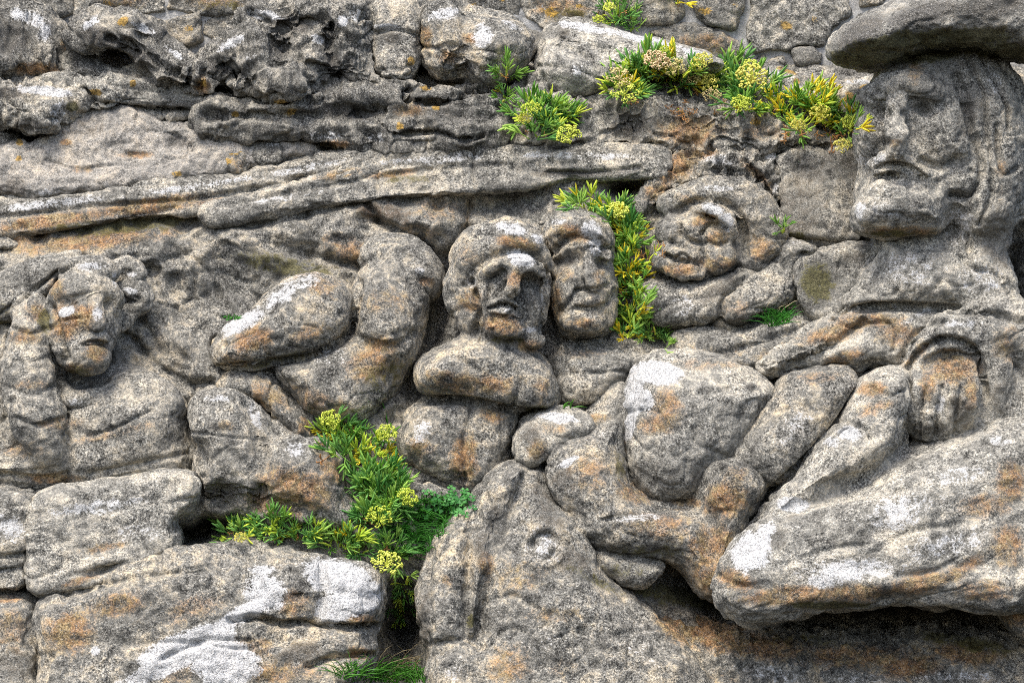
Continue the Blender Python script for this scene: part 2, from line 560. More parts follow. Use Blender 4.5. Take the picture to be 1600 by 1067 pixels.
class Stone(Surf):
    """one thing sculpted from blended solids; each solid belongs to a part"""

    def __init__(self, name, label, cat, vc, slope=0.42, d=0.0, mat='granite', style='granite', h=3.0, back=-70.0, group=None,
                 seed=None, strata=None, kind=None, nscale=1.0, parent=None, grow=6.0):
        h = h * HS
        super().__init__()
        self.name, self.label, self.cat, self.vc, self.slope, self.d0 = name, label, cat, vc, slope, d
        self.mat, self.style, self.h, self.back, self.group = mat, style, h, back, group
        self.seed = RNG.uniform(0, 50) if seed is None else seed
        self.strata, self.kind, self.nscale, self.parent = strata, kind, nscale, parent
        self.prims = []
        self.grow = grow

    def plane(self, v):
        return S(self.vc) + self.slope * (v - self.vc) + self.d0

    def _conv(self, u, v, d):
        return img_to_relief(u, v, self.plane(v) + d)

    def pil(self, tag, poly, d=0, H=60, R=50, Hb=None, tu=0, tv=0, k=10, n=2, op='+', p=2.0):
        pw = p
        p = chaikin(poly, n)
        c = p.mean(0)
        a, b = self._conv(p[:, 0], p[:, 1], d)
        q = np.stack([a, b], 1)
        cu, cv = q.mean(0)
        self.prims.append(dict(t='p', tag=tag, poly=q, d=d, H=H, Hb=Hb if Hb is not None else max(H, 60), R=R, c=(cu, cv), tu=tu, tv=tv, k=k, op=op, pw=pw,
                               bb=(q[:, 0].min(), q[:, 0].max(), q[:, 1].min(), q[:, 1].max())))
        return self

    def ell(self, tag, u, v, d, ru, rv, rd, ang=0, k=10, op='+'):
        a, b = self._conv(u, v, d)
        R = max(ru, rv)
        self.prims.append(dict(t='e', tag=tag, c=(a, b, d), r=(ru, rv, rd), ang=math.radians(ang), k=k, op=op, bb=(a - R, a + R, b - R, b + R)))
        return self

    def cap(self, tag, pts, k=10, op='+', n=4):
        P = spline([(*self._conv(u, v, d), d, r) for u, v, d, r in pts], n)
        r = P[:, 3].max()
        self.prims.append(dict(t='c', tag=tag, P=P, k=k, op=op, bb=(P[:, 0].min() - r, P[:, 0].max() + r, P[:, 1].min() - r, P[:, 1].max() + r)))
        return self

    def build(self):
        h = self.h
        pad = 16 + self.grow
        us = [p['bb'] for p in self.prims if p['op'] == '+']
        u0 = min(b[0] for b in us) - pad
        u1 = max(b[1] for b in us) + pad
        v0 = min(b[2] for b in us) - pad
        v1 = max(b[3] for b in us) + pad
        dmax = -1e9
        for p in self.prims:
            if p['op'] != '+':
                continue
            if p['t'] == 'p':
                ext = abs(p['tu']) * (p['bb'][1] - p['bb'][0]) / 2 + abs(p['tv']) * (p['bb'][3] - p['bb'][2]) / 2
                dmax = max(dmax, p['d'] + p['H'] + ext)
            elif p['t'] == 'e':
                dmax = max(dmax, p['c'][2] + p['r'][2])
            else:
                dmax = max(dmax, (p['P'][:, 2] + p['P'][:, 3]).max())
        d0, d1 = self.back - 2 * h, dmax + pad
        gu = np.arange(u0, u1 + h, h)
        gv = np.arange(v0, v1 + h, h)
        gd = np.arange(d0, d1 + h, h)
        f = np.full((len(gu), len(gv), len(gd)), 60.0, np.float32)
        tags = []
        for p in self.prims:
            if p['tag'] not in tags:
                tags.append(p['tag'])
        multi = len(tags) > 1
        if multi:
            tg = np.zeros(f.shape, np.int8)
            td = np.full(f.shape, 1e3, np.float32)
        for p in self.prims:
            e = 16 + p['k'] * 2 + self.grow
            i0 = max(0, int((p['bb'][0] - e - u0) / h))
            i1 = min(len(gu), int((p['bb'][1] + e - u0) / h) + 2)
            j0 = max(0, int((p['bb'][2] - e - v0) / h))
            j1 = min(len(gv), int((p['bb'][3] + e - v0) / h) + 2)
            if i1 <= i0 or j1 <= j0:
                continue
            x = gu[i0:i1, None, None].astype(np.float32)
            y = gv[None, j0:j1, None].astype(np.float32)
            z = gd[None, None, :].astype(np.float32)
            if p['t'] == 'p':
                X, Y = np.meshgrid(gu[i0:i1], gv[j0:j1], indexing='ij')
                s2 = poly_sdf(p['poly'], X, Y) - self.grow
                Rr = max(6.0, min(p['R'], -0.97 * float(s2.min())))
                q = np.clip(Rr + s2, 0, None) / Rr
                dm = p['d'] + p['tu'] * (X - p['c'][0]) + p['tv'] * (Y - p['c'][1])
                dd = z - dm[:, :, None].astype(np.float32)
                dd = np.where(dd > 0, dd / p['H'], dd / p['Hb'])
                m_ = min(Rr, p['H'])
                if p['pw'] == 2.0:
                    g = (np.sqrt((q * q)[:, :, None].astype(np.float32) + dd * dd) - 1) * m_
                else:
                    g = (((q ** p['pw'])[:, :, None].astype(np.float32) + np.abs(dd) ** p['pw']) ** (1 / p['pw']) - 1) * m_
            elif p['t'] == 'e':
                ca, sa = math.cos(p['ang']), math.sin(p['ang'])
                cu, cv, cd = p['c']
                ru, rv, rd = p['r']
                a = ((x - cu) * ca + (y - cv) * sa)
                b = (-(x - cu) * sa + (y - cv) * ca)
                c = z - cd
                k0 = np.sqrt((a / ru) ** 2 + (b / rv) ** 2 + (c / rd) ** 2)
                k1 = np.sqrt((a / ru ** 2) ** 2 + (b / rv ** 2) ** 2 + (c / rd ** 2) ** 2)
                g = k0 * (k0 - 1) / np.maximum(k1, 1e-6)
            else:
                g = None
                P = p['P'].astype(np.float32)
                for A, B in zip(P[:-1], P[1:]):
                    ex = B - A
                    L2 = float(ex[0] ** 2 + ex[1] ** 2 + ex[2] ** 2) + 1e-6
                    t = np.clip(((x - A[0]) * ex[0] + (y - A[1]) * ex[1] + (z - A[2]) * ex[2]) / L2, 0, 1)
                    dd = np.sqrt((x - A[0] - ex[0] * t) ** 2 + (y - A[1] - ex[1] * t) ** 2 + (z - A[2] - ex[2] * t) ** 2) - (A[3] + ex[3] * t)
                    g = dd if g is None else np.minimum(g, dd)
            sub = f[i0:i1, j0:j1]
            k = p['k']
            if p['op'] == '+':
                hh = np.clip(k - np.abs(sub - g), 0, None) / k
                f[i0:i1, j0:j1] = np.minimum(sub, g) - hh * hh * k * 0.25
                if multi:
                    t_ = td[i0:i1, j0:j1]
                    w = g < t_
                    tg[i0:i1, j0:j1][w] = tags.index(p['tag'])
                    t_[w] = np.broadcast_to(g, t_.shape)[w]
            else:
                hh = np.clip(k - np.abs(sub + g), 0, None) / k
                f[i0:i1, j0:j1] = np.maximum(sub, -g) + hh * hh * k * 0.25
        f = np.maximum(f, (self.back - gd)[None, None, :].astype(np.float32))
        f[0], f[-1], f[:, 0], f[:, -1] = 5, 5, 5, 5
        f[:, :, 0] = 5
        f[:, :, -1] = 5
        V, F, idx = surface_net(f)
        vt = tg[idx[:, 0], idx[:, 1], idx[:, 2]] if multi else None
        u = u0 + V[:, 0] * h
        v = v0 + V[:, 1] * h
        d = d0 + V[:, 2] * h + self.plane(v)
        P = np.stack([u, -d, -v], 1)       # relief units in world axes
        n = vert_normals(P, F)
        if np.sum((P - P.mean(0)) * n) < 0:
            F = F[:, ::-1]
            n = -n
        amp = rock_noise(np.stack([u, v, d], 1), [(w * self.nscale, a_ * min(1, self.nscale + 0.1), kk) for w, a_, kk in STYLE[self.style]], self.seed, self.strata)
        P += n * amp[:, None]
        iu, iv = relief_to_img(P[:, 0], -P[:, 2], -P[:, 1])
        if self.feats:
            n = vert_normals(P, F)
            front = np.clip(-n[:, 1] * 2 + 0.4, 0, 1)
            ds = self.displace(iu, iv) * front
            dirn = n * 0.6 + np.array([0, -0.4, 0])
            P += dirn * ds[:, None]
            iu, iv = relief_to_img(P[:, 0], -P[:, 2], -P[:, 1])
        zb_add(iu, iv, -P[:, 1])
        W = np.stack([P[:, 0] - 800, P[:, 1], P[:, 2] + 533], 1) * U
        W[:, 2] += Z0
        at = self.colours(iu, iv)
        base = np.array([W[:, 0].mean(), W[:, 1].mean(), W[:, 2].min()])
        W = W - base
        mat = MAT[self.mat]
        if not multi:
            me = new_mesh(self.name, W, F, at, mat)
            o = bpy.data.objects.new(self.name, me)
            COL.objects.link(o)
            if self.parent:
                o.parent = self.parent
                base = base - np.array(self.parent.location)
            o.location = base
            root = o
        else:
            root = bpy.data.objects.new(self.name, None)
            root.empty_display_size = 0.1
            COL.objects.link(root)
            root.location = base
            ft = vt[F]
            ft = np.max(ft, axis=1)
            made = {}
            for ti, tag in sorted(enumerate(tags), key=lambda q: q[1].count('/')):
                m = ft == ti
                if not m.any():
                    continue
                vi, inv = np.unique(F[m], return_inverse=True)
                nm = tag.split('/')[-1].split('#')[0]
                me = new_mesh(nm, W[vi], inv.reshape(-1, 4), {k_: a_[vi] for k_, a_ in at.items()}, mat)
                o = bpy.data.objects.new(nm, me)
                COL.objects.link(o)
                par = made.get(tag.rsplit('/', 1)[0]) if '/' in tag else None
                o.parent = par or root
                made[tag] = o
        if self.label:
            root['label'], root['category'] = self.label, self.cat
        if self.group:
            root['group'] = self.group
        if self.kind:
            root['kind'] = self.kind
        self.root = root
        return self

# ------------------------------------------------------------------ the rock face (setting)
def rock_face():
    sf = Surf()
    # channels, hollows and ribs of the cliff between the carvings (photo places)
    sf.dab(1400, 985, 330, 60, 0, -230).dab(1120, 935, 110, 36, 30, -120)
    sf.dab(625, 985, 40, 80, 5, -150).dab(630, 1010, 46, 70, 0, -80)
    sf.dab(305, 836, 55, 22, -8, -150).dab(690, 470, 26, 95, 18, -75).dab(655, 590, 26, 70, 12, -50)
    sf.dab(980, 295, 26, 13, -15, -120).dab(190, 100, 50, 30, 0, -90).dab(50, 210, 34, 18, 10, -90)
    sf.dab(205, 870, 140, 12, -18, -110).dab(840, 800, 20, 70, 15, -60).dab(900, 850, 22, 60, -35, -90)
    sf.dab(545, 236, 40, 10, -6, -80).dab(1585, 420, 40, 80, 0, -110).dab(660, 395, 30, 16, 30, -70).dab(592, 345, 15, 8, 30, -40)
    sf.dab(1270, 215, 70, 16, 5, -60).dab(470, 600, 50, 18, 20, -40).dab(760, 320, 60, 14, -8, -30)
    sf.dab(640, 340, 90, 24, 15, 26).dab(530, 380, 70, 26, 20, 22).dab(700, 340, 40, 16, -30, 18).dab(620, 378, 40, 14, 10, 34)
    sf.dab(280, 540, 36, 36, 0, 34).dab(320, 575, 40, 30, 0, 26).dab(240, 470, 34, 30, 0, 14).dab(310, 420, 70, 30, 20, 12)
    sf.dab(420, 410, 90, 26, 12, 18).dab(360, 640, 60, 24, 20, 30)
    sf.dab(200, 392, 260, 34, -5, 30).dab(480, 350, 160, 26, -8, 18)
    sf.stroke([(560, 300), (600, 345), (640, 372), (690, 430)], 10, -22).stroke([(735, 310), (725, 370), (700, 400)], 9, -26)
    sf.stroke([(480, 400), (560, 412), (640, 405)], 8, -18).stroke([(330, 350), (440, 345), (560, 318)], 8, -14)
    sf.stroke([(270, 380), (330, 430), (360, 520)], 12, -10).stroke([(200, 520), (270, 590), (330, 600)], 12, -22)
    sf.st('r', (560, 395, 60, 24, 20, .8), (600, 330, 45, 20, 10, .6), (150, 375, 130, 18, -6, .9), (30, 370, 60, 14, 0, .7),
          (1050, 290, 60, 40, 0, .8), (650, 360, 40, 14, 20, .6), (1300, 1030, 330, 40, 0, .9), (360, 620, 50, 18, 10, .5), (690, 330, 50, 20, 0, .5))
    sf.st('m', (200, 352, 140, 16, -6, .8), (440, 415, 100, 20, 10, .7), (1060, 930, 150, 20, 10, .8), (1500, 1020, 110, 40, 10, .7))
    sf.st('d', (600, 330, 60, 22, 20, .6), (620, 545, 40, 40, 0, .5))
    h = 4.0
    gu = np.arange(-330, 1940, h)
    gv = np.arange(-330, 1420, h)
    X, Y = np.meshgrid(gu, gv, indexing='ij')
    x, y = X.ravel(), Y.ravel()
    d = S(y)
    low = np.clip((150 - y) / 120, 0, 1)
    low = low * low * (3 - 2 * low)
    d = d + 2 - 122 * low
    P = np.stack([x, y, d], 1)
    d = d + rock_noise(P, STYLE['face'], 3.0)
    iu, iv = relief_to_img(x, y, d)
    d = d + sf.displace(iu, iv)
    # wrinkle sideways too, so that steps overhang a little
    x2 = x + 4 * vnoise((P / 24 + 9).astype(np.float32))
    y2 = y + 5 * vnoise((P / 30 + 21).astype(np.float32))
    nu, nv = len(gu), len(gv)
    ii = np.arange(nu * nv).reshape(nu, nv)
    F = np.stack([ii[:-1, :-1], ii[:-1, 1:], ii[1:, 1:], ii[1:, :-1]], -1).reshape(-1, 4)
    iu, iv = relief_to_img(x2, y2, d)
    zb_add(iu, iv, d)
    W = np.stack([(x2 - 800) * U, -d * U, Z0 + (533 - y2) * U], 1)
    n = vert_normals(W, F[:1000])
    me = new_mesh('rock_face', W, F, sf.colours(iu, iv), MAT['face'])
    o = bpy.data.objects.new('rock_face', me)
    COL.objects.link(o)
    o['kind'] = 'structure'
    return o


rock_face()

# ------------------------------------------------------------------ masonry wall along the top
def stone_wall():
    # mortar bed: a nearly upright sheet behind the crest of the rock
    root = bpy.data.objects.new('stone_wall', None)
    COL.objects.link(root)
    dw = S(60) - 62
    root.location = to_world(800, 160, dw)
    root['label'] = 'rubble stone wall with pale mortar joints along the top of the rocks'
    root['category'] = 'wall'
    h = 5.0
    gu = np.arange(-300, 1900, h)
    gv = np.arange(-260, 190, h)
    X, Y = np.meshgrid(gu, gv, indexing='ij')
    x, y = X.ravel(), Y.ravel()
    P = np.stack([x, y, np.zeros_like(x)], 1)
    d = dw + 0.06 * (y - 60) + rock_noise(P, STYLE['flat'], 8.0)
    nu, nv = len(gu), len(gv)
    ii = np.arange(nu * nv).reshape(nu, nv)
    F = np.stack([ii[:-1, :-1], ii[:-1, 1:], ii[1:, 1:], ii[1:, :-1]], -1).reshape(-1, 4)
    W = np.stack([(x - 800) * U, -d * U, Z0 + (533 - y) * U], 1) - np.array(root.location)
    A = np.zeros((len(x), 4))
    A[:, 3] = 1
    me = new_mesh('mortar', W, F, {'stain_shade': A, 'growth': A.copy()}, MAT['mortar'])
    o = bpy.data.objects.new('mortar', me)
    COL.objects.link(o)
    o.parent = root
    iu, iv = relief_to_img(x, y, d)
    zb_add(iu, iv, d)
    stones = [
        [(812, -30), (936, -30), (942, 20), (915, 48), (850, 46), (820, 24)],
        [(944, -30), (1058, -30), (1062, 22), (1035, 40), (992, 40), (948, 28)],
        [(1074, -30), (1160, -30), (1158, 20), (1150, 42), (1112, 42), (1088, 24)],
        [(1016, 50), (1068, 42), (1120, 50), (1156, 72), (1166, 96), (1120, 96), (1060, 74)],
        [(1174, -30), (1322, -30), (1322, 20), (1302, 42), (1284, 66), (1232, 76), (1180, 80), (1168, 54)],
        [(1240, 82), (1270, 78), (1284, 84), (1280, 96), (1246, 98)],
        [(1204, 96), (1222, 90), (1226, 102), (1208, 105)],
        [(1302, 106), (1394, 104), (1394, 120), (1345, 131), (1310, 138), (1296, 122)],
        [(1250, 116), (1286, 105), (1294, 128), (1278, 138), (1254, 124)],
        [(1172, 98), (1194, 86), (1198, 100), (1182, 108)],
        [(1338, -30), (1392, -30), (1378, 6), (1346, 8)],
        [(1400, -30), (1520, -30), (1520, 40), (1410, 40)],
        [(115, -30), (252, -30), (256, 16), (190, 26), (118, 22)],
        [(262, -30), (424, -30), (412, 14), (312, 24), (264, 12)],
        [(214, 30), (308, 25), (312, 60), (290, 72), (236, 52)],
        [(318, 29), (386, 20), (380, 46), (332, 66), (314, 52)],
        [(430, -30), (560, -30), (566, 16), (432, 14)],
        [(570, -30), (700, -30), (704, 18), (576, 20)],
        [(708, -30), (806, -30), (812, 26), (760, 34), (712, 20)],
        [(-30, -30), (108, -30), (112, 18), (60, 24), (-30, 14)],
        [(120, 28), (206, 32), (226, 58), (150, 62), (122, 52)],
        [(820, 54), (900, 52), (905, 84), (830, 90)],
        [(720, 36), (810, 40), (812, 80), (730, 80)],
        [(1300, 146), (1390, 132), (1390, 168), (1310, 170)],
    ]
    first = True
    for i, p in enumerate(stones):
        s = Stone('stone', None, None, 60, slope=0.06, d=-62, mat='wallstone' if i % 4 else 'granite', style='stone', h=4.0, back=-16, grow=3, seed=i * 3.7, parent=root)
        s.pil('stone', p, d=0, H=8 + 4 * (i % 3), Hb=14, R=9, n=0, p=2.6)
        cu, cv = np.mean(p, 0)
        if i % 2 == 0:
            s.st('y', (cu - 20, cv + 6, 14, 9, 10, .8), (cu + 25, cv - 4, 9, 6, 0, .8))
        if i in (0, 3, 7, 8, 12, 13, 16):
            s.st('r', (cu, cv, 50, 22, 0, .7)).st('m', (cu + 10, cv + 12, 40, 14, 0, .6))
        s.build()
    return root


stone_wall()

def stone(*a, **k):
    return Stone(*a, **k)


# ------------------------------------------------------------------ crest rocks
stone('boulder', 'dark furrowed boulder at the top left corner', 'rock', 70, d=0, mat='dark', style='rough', strata=(80, 3.0)) \
    .pil('boulder', [(-40, 20), (20, 8), (55, 16), (75, 38), (98, 50), (104, 75), (96, 100), (86, 120), (55, 114), (20, 120), (-40, 112)], d=10, H=60, R=40) \
    .st('w', (45, 28, 40, 14, 20, .9), (70, 50, 14, 18, 20, .8)).st('r', (60, 108, 40, 12, 0, .8), (100, 70, 8, 16, 0, .8)).st('d', (20, 60, 40, 40, 0, .7)).build()

stone('boulder', 'dark hollowed rock arching over a black cavity near the top left', 'rock', 90, mat='dark', style='rough', strata=(30, 1.8)) \
    .pil('boulder', [(108, 62), (120, 38), (150, 24), (190, 32), (226, 36), (250, 60), (285, 92), (322, 98), (336, 125), (326, 152), (285, 142), (250, 132), (225, 108), (212, 84), (180, 76), (150, 80), (125, 78)], d=20, H=62, R=34, k=6) \
    .pil('boulder', [(105, 80), (140, 84), (160, 105), (168, 126), (130, 128), (100, 116)], d=0, H=34, R=30) \
    .dab(205, 34, 14, 10, 0, 14).dab(225, 54, 18, 12, 40, -16).stroke([(170, 60), (210, 70), (250, 100), (290, 130)], 10, -14) \
    .stroke([(270, 125), (280, 105)], 7, -14).stroke([(292, 132), (300, 108)], 7, -14).stroke([(312, 140), (318, 112)], 7, -14) \
    .st('w', (230, 46, 28, 8, 25, .9), (270, 80, 26, 8, 40, .8), (140, 36, 22, 8, -30, .7), (205, 120, 9, 7, 0, 1.2)) \
    .st('d', (160, 60, 50, 16, 20, .8), (220, 90, 30, 16, 40, .7)).st('r', (315, 132, 14, 16, 0, .9)) \
    .st('y', (192, 34, 10, 7, -30, 1.1), (318, 130, 8, 8, 0, .8)).build()

stone('boulder', 'big black and white mottled boulder with a bulging lower lip in the crest', 'rock', 90, mat='dark', style='rough', nscale=1.0) \
    .pil('boulder', [(314, 90), (345, 66), (372, 48), (385, 14), (420, 4), (470, 2), (520, 4), (560, -8), (578, 14), (580, 60), (585, 110), (602, 130), (575, 137), (540, 132), (505, 142), (480, 152), (450, 162), (425, 162), (405, 147), (370, 127), (340, 112)], d=15, H=75, R=45) \
    .ell('boulder', 445, 132, 70, 40, 26, 34, k=12) \
    .ell('boulder', 545, 60, 60, 26, 62, 30, ang=-10, k=14) \
    .dab(440, 62, 20, 30, 10, -34).dab(515, 62, 14, 40, -15, -30).dab(360, 110, 34, 12, 25, -36).dab(470, 30, 40, 12, 20, -14) \
    .stroke([(392, 20), (440, 38), (490, 30), (530, 50)], 9, -16).stroke([(470, 95), (520, 112), (540, 135)], 8, -16).stroke([(500, 45), (524, 70), (530, 95)], 8, 14) \
    .st('w', (410, 22, 34, 10, 10, .9), (360, 68, 30, 10, -30, .8), (498, 62, 16, 9, 20, 1.0), (535, 32, 12, 12, 0, .9), (395, 90, 16, 10, 0, .7), (555, 20, 14, 16, 0, .6)) \
    .st('d', (455, 35, 40, 14, 15, .8), (435, 70, 22, 34, 0, .7), (520, 100, 20, 30, 0, .8), (340, 105, 34, 12, 20, .9)) \
    .st('y', (440, 160, 16, 5, 0, .8), (560, 136, 10, 5, -20, .9)).build()

stone('boulder', 'squarish upright grey block wedged between two boulders in the crest', 'rock', 70, mat='granite', style='granite') \
    .pil('boulder', [(582, 6), (640, 0), (652, 12), (655, 60), (650, 112), (636, 132), (610, 134), (590, 122), (583, 85)], d=8, H=60, R=22) \
    .stroke([(585, 52), (620, 45), (652, 56)], 7, -12).st('w', (605, 42, 26, 6, 4, 1.0)).st('d', (608, 60, 30, 12, 0, .7)).st('y', (642, 96, 8, 10, 0, 1.0)).build()

stone('boulder', 'rounded pale boulder with a cleft underside in the crest beside the square block', 'rock', 75, mat='warm', style='granite') \
    .pil('boulder', [(656, 12), (700, 2), (722, 10), (745, 20), (790, 25), (815, 40), (834, 70), (826, 92), (802, 108), (780, 122), (745, 131), (728, 116), (700, 122), (682, 120), (666, 100), (660, 60)], d=14, H=85, R=60) \
    .stroke([(722, 8), (728, 60), (718, 110)], 14, -10, 'g').dab(705, 90, 22, 20, 0, -14).dab(770, 70, 36, 26, 0, 10) \
    .st('w', (690, 22, 34, 12, -8, .9), (755, 55, 18, 22, 20, .9), (800, 40, 22, 8, 25, .7)).st('r', (665, 60, 12, 20, 0, .9), (740, 60, 22, 10, 0, .8), (700, 90, 20, 14, 0, .6)).build()

stone('ridge_rock', 'long pale ridge of rock sloping down behind the upper samphire', 'rock', 90, mat='pale', style='granite', strata=(18, 1.8)) \
    .pil('ridge_rock', [(846, 66), (868, 38), (910, 33), (960, 46), (1000, 54), (1050, 64), (1110, 82), (1135, 104), (1080, 118), (1010, 118), (950, 135), (905, 150), (860, 142), (836, 112)], d=5, H=70, R=40) \
    .dab(890, 60, 34, 14, 20, -14).stroke([(858, 66), (900, 78), (930, 100), (945, 130)], 8, -9).dab(900, 110, 20, 16, 0, 10) \
    .st('w', (910, 42, 60, 9, 10, .9), (1010, 62, 60, 9, 14, .9), (1090, 86, 40, 9, 20, .9), (900, 110, 16, 12, 0, .9)).st('d', (880, 55, 24, 12, 20, .6)).build()

stone('rock_step', 'broad grey rock step under the upper samphire and above the carved ledge', 'rock', 180, mat='granite', style='rough', nscale=.9) \
    .pil('rock_step', [(796, 148), (836, 118), (862, 142), (905, 150), (945, 134), (1000, 140), (1060, 150), (1130, 162), (1200, 176), (1270, 200), (1345, 232), (1200, 236), (1040, 236), (830, 238), (790, 210)], d=0, H=48, R=40) \
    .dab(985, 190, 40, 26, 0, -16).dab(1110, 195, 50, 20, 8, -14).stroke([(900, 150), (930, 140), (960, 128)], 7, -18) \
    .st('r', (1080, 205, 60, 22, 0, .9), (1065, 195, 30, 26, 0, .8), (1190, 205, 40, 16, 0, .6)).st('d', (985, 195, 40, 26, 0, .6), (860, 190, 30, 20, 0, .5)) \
    .st('y', (1180, 190, 12, 8, 0, .9)).build()  # dark patch over the middle hollow paints shade into it

stone('ledge_rock', 'cracked layered rock with orange lichen spots above the carved ledge', 'rock', 180, mat='dark', style='rough', strata=(4, 1.6)) \
    .pil('ledge_rock', [(310, 172), (345, 158), (420, 160), (480, 150), (560, 138), (636, 136), (642, 154), (690, 160), (735, 144), (780, 132), (797, 205), (760, 228), (680, 238), (560, 240), (500, 220), (400, 220), (320, 208)], d=4, H=55, R=32) \
    .stroke([(634, 142), (640, 156), (688, 158), (740, 142), (782, 134)], 8, -40).stroke([(618, 210), (680, 206), (720, 218), (755, 212)], 6, -24) \
    .stroke([(320, 180), (420, 178), (520, 182), (600, 168)], 12, -20, 'g').dab(545, 172, 46, 14, 10, -18).stroke([(600, 165), (596, 190), (608, 206)], 7, -14) \
    .dab(500, 150, 60, 10, 0, 10) \
    .st('d', (540, 175, 60, 16, 5, .8), (700, 180, 60, 20, 0, .5)).st('w', (500, 212, 46, 10, 0, .7), (585, 215, 20, 12, 0, .8)) \
    .st('y', (456, 176, 10, 6, 0, 1.1), (680, 168, 8, 5, 0, 1), (626, 198, 8, 8, 0, 1.1), (665, 138, 10, 5, 0, .9), (705, 126, 8, 5, 0, .9), (368, 178, 10, 6, 0, 1.0)) \
    .st('r', (640, 170, 30, 12, 0, .7), (520, 225, 34, 8, 0, .8)).build()

stone('ledge_rock', 'pale shelf of rock with a flake tipped by orange lichen under the hollowed rock', 'rock', 145, mat='pale', style='rough', strata=(8, 1.8)) \
    .pil('ledge_rock', [(60, 122), (130, 118), (220, 112), (330, 140), (420, 166), (352, 190), (300, 172), (200, 172), (140, 160), (70, 150)], d=-6, H=42, R=26) \
    .pil('ledge_rock', [(132, 140), (150, 130), (190, 134), (200, 148), (182, 164), (152, 160), (136, 152)], d=18, H=30, R=18) \
    .stroke([(130, 142), (150, 160), (185, 166), (240, 172), (330, 172)], 8, -26) \
    .st('y', (148, 144, 12, 6, 10, 1.2), (208, 130, 6, 8, 0, 1.1), (26, 128, 10, 5, 0, 1), (340, 166, 9, 6, 0, .9), (366, 176, 9, 7, 0, 1)).st('d', (290, 166, 60, 10, 4, .8)).build()

stone('ledge_rock', 'overhanging rock lump above a black hole at the left edge', 'rock', 165, mat='granite', style='rough') \
    .pil('ledge_rock', [(-40, 132), (40, 134), (95, 138), (134, 152), (106, 180), (80, 206), (50, 200), (25, 190), (-40, 176)], d=0, H=62, R=36) \
    .st('w', (70, 142, 50, 8, 6, 1), (90, 175, 14, 24, 20, .7)).st('m', (112, 168, 10, 8, 0, 1)).st('d', (10, 145, 30, 10, 0, .9), (45, 195, 30, 12, 10, .7)).build()

stone('mortar_face', 'flat pinkish patch of old render pressed between rocks above the left ledge', 'render patch', 230, mat='cement', style='granite', nscale=.55, grow=0) \
    .pil('mortar_face', [(-40, 222), (30, 224), (72, 215), (98, 172), (150, 160), (200, 166), (240, 186), (330, 190), (420, 206), (500, 212), (504, 244), (420, 262), (300, 286), (180, 300), (60, 310), (-40, 306)], d=-4, H=30, R=20) \
    .stroke([(262, 206), (282, 214), (296, 226)], 5, -9).stroke([(70, 250), (120, 262), (190, 256)], 4, -5).dab(130, 268, 16, 7, 0, -7).dab(215, 240, 26, 6, 0, -6).dab(272, 222, 10, 14, 20, -14).dab(300, 232, 8, 8, 0, -12).dab(100, 235, 50, 30, 0, -5).stroke([(98, 176), (130, 162), (190, 166), (235, 190)], 5, 4) \
    .st('d', (275, 220, 22, 12, 20, .7), (20, 295, 30, 14, 0, .9), (150, 195, 60, 14, 0, .35)).st('r', (215, 242, 28, 6, 0, .9), (102, 222, 10, 6, 0, .8), (125, 265, 20, 6, 0, .7)) \
    .st('y', (30, 222, 7, 8, 0, 1.1), (30, 247, 6, 5, 0, 1), (275, 272, 10, 5, 0, .9)).st('w', (70, 300, 30, 8, 0, .7)).build()  # dark patch over the pits paints their shade

stone('ledge_rock', 'small knobbly brown rock with yellow lichen set in the pale render', 'rock', 245, mat='warm', style='stone') \
    .pil('ledge_rock', [(350, 238), (366, 230), (382, 234), (386, 262), (370, 270), (352, 258)], d=10, H=28, R=14, n=1) \
    .st('y', (366, 238, 12, 6, 0, 1), (356, 252, 7, 6, 0, .9)).st('r', (372, 252, 14, 16, 0, .6)).build()

stone('ledge_rock', 'small rough rock in the pale render beside a black gap', 'rock', 240, mat='dark', style='stone') \
    .pil('ledge_rock', [(396, 232), (420, 218), (440, 224), (446, 244), (430, 254), (402, 256)], d=8, H=26, R=14, n=1) \
    .st('w', (425, 224, 16, 7, 0, .8)).build()

stone('ledge_rock', 'dark square-edged rock right under the stone hat man\'s shoulder, behind the grinning head', 'rock', 300, mat='granite', style='granite', slope=.25, grow=2) \
    .pil('ledge_rock', [(1214, 236), (1260, 231), (1345, 233), (1360, 280), (1360, 330), (1360, 376), (1290, 388), (1240, 378), (1226, 330), (1216, 290)], d=-14, H=40, R=16, n=1, p=3.5) \
    .dab(1275, 380, 60, 8, 5, -20).st('d', (1290, 260, 70, 30, 0, .6), (1250, 330, 50, 60, 0, .5)).dab(1300, 330, 40, 30, 0, 8).dab(1250, 270, 20, 30, 0, -8).st('m', (1240, 372, 22, 10, 0, .9)).build()

stone('ledge_rock', 'crumbly rust-stained rock over the grinning head', 'rock', 270, mat='warm', style='rough', nscale=.7) \
    .pil('ledge_rock', [(1004, 300), (1038, 244), (1096, 231), (1196, 228), (1216, 250), (1224, 300), (1202, 318), (1150, 292), (1080, 290), (1036, 312), (1004, 340), (980, 330)], d=-4, H=44, R=26) \
    .dab(1090, 243, 22, 10, 0, -14).dab(1135, 268, 26, 8, 10, -18).dab(1185, 282, 14, 12, 40, -20).dab(1190, 248, 10, 8, 0, -14) \
    .stroke([(1085, 255), (1090, 275), (1110, 285)], 6, -12).stroke([(1165, 250), (1195, 290), (1210, 310)], 6, -14) \
    .st('r', (1060, 258, 40, 22, -30, 1), (1100, 240, 24, 10, 0, .9), (1180, 270, 40, 10, 40, .9), (1030, 300, 30, 22, 0, .8)).st('w', (1130, 250, 36, 12, 0, .7), (1205, 245, 14, 10, 0, .7), (1212, 290, 8, 16, 0, .6)).build()

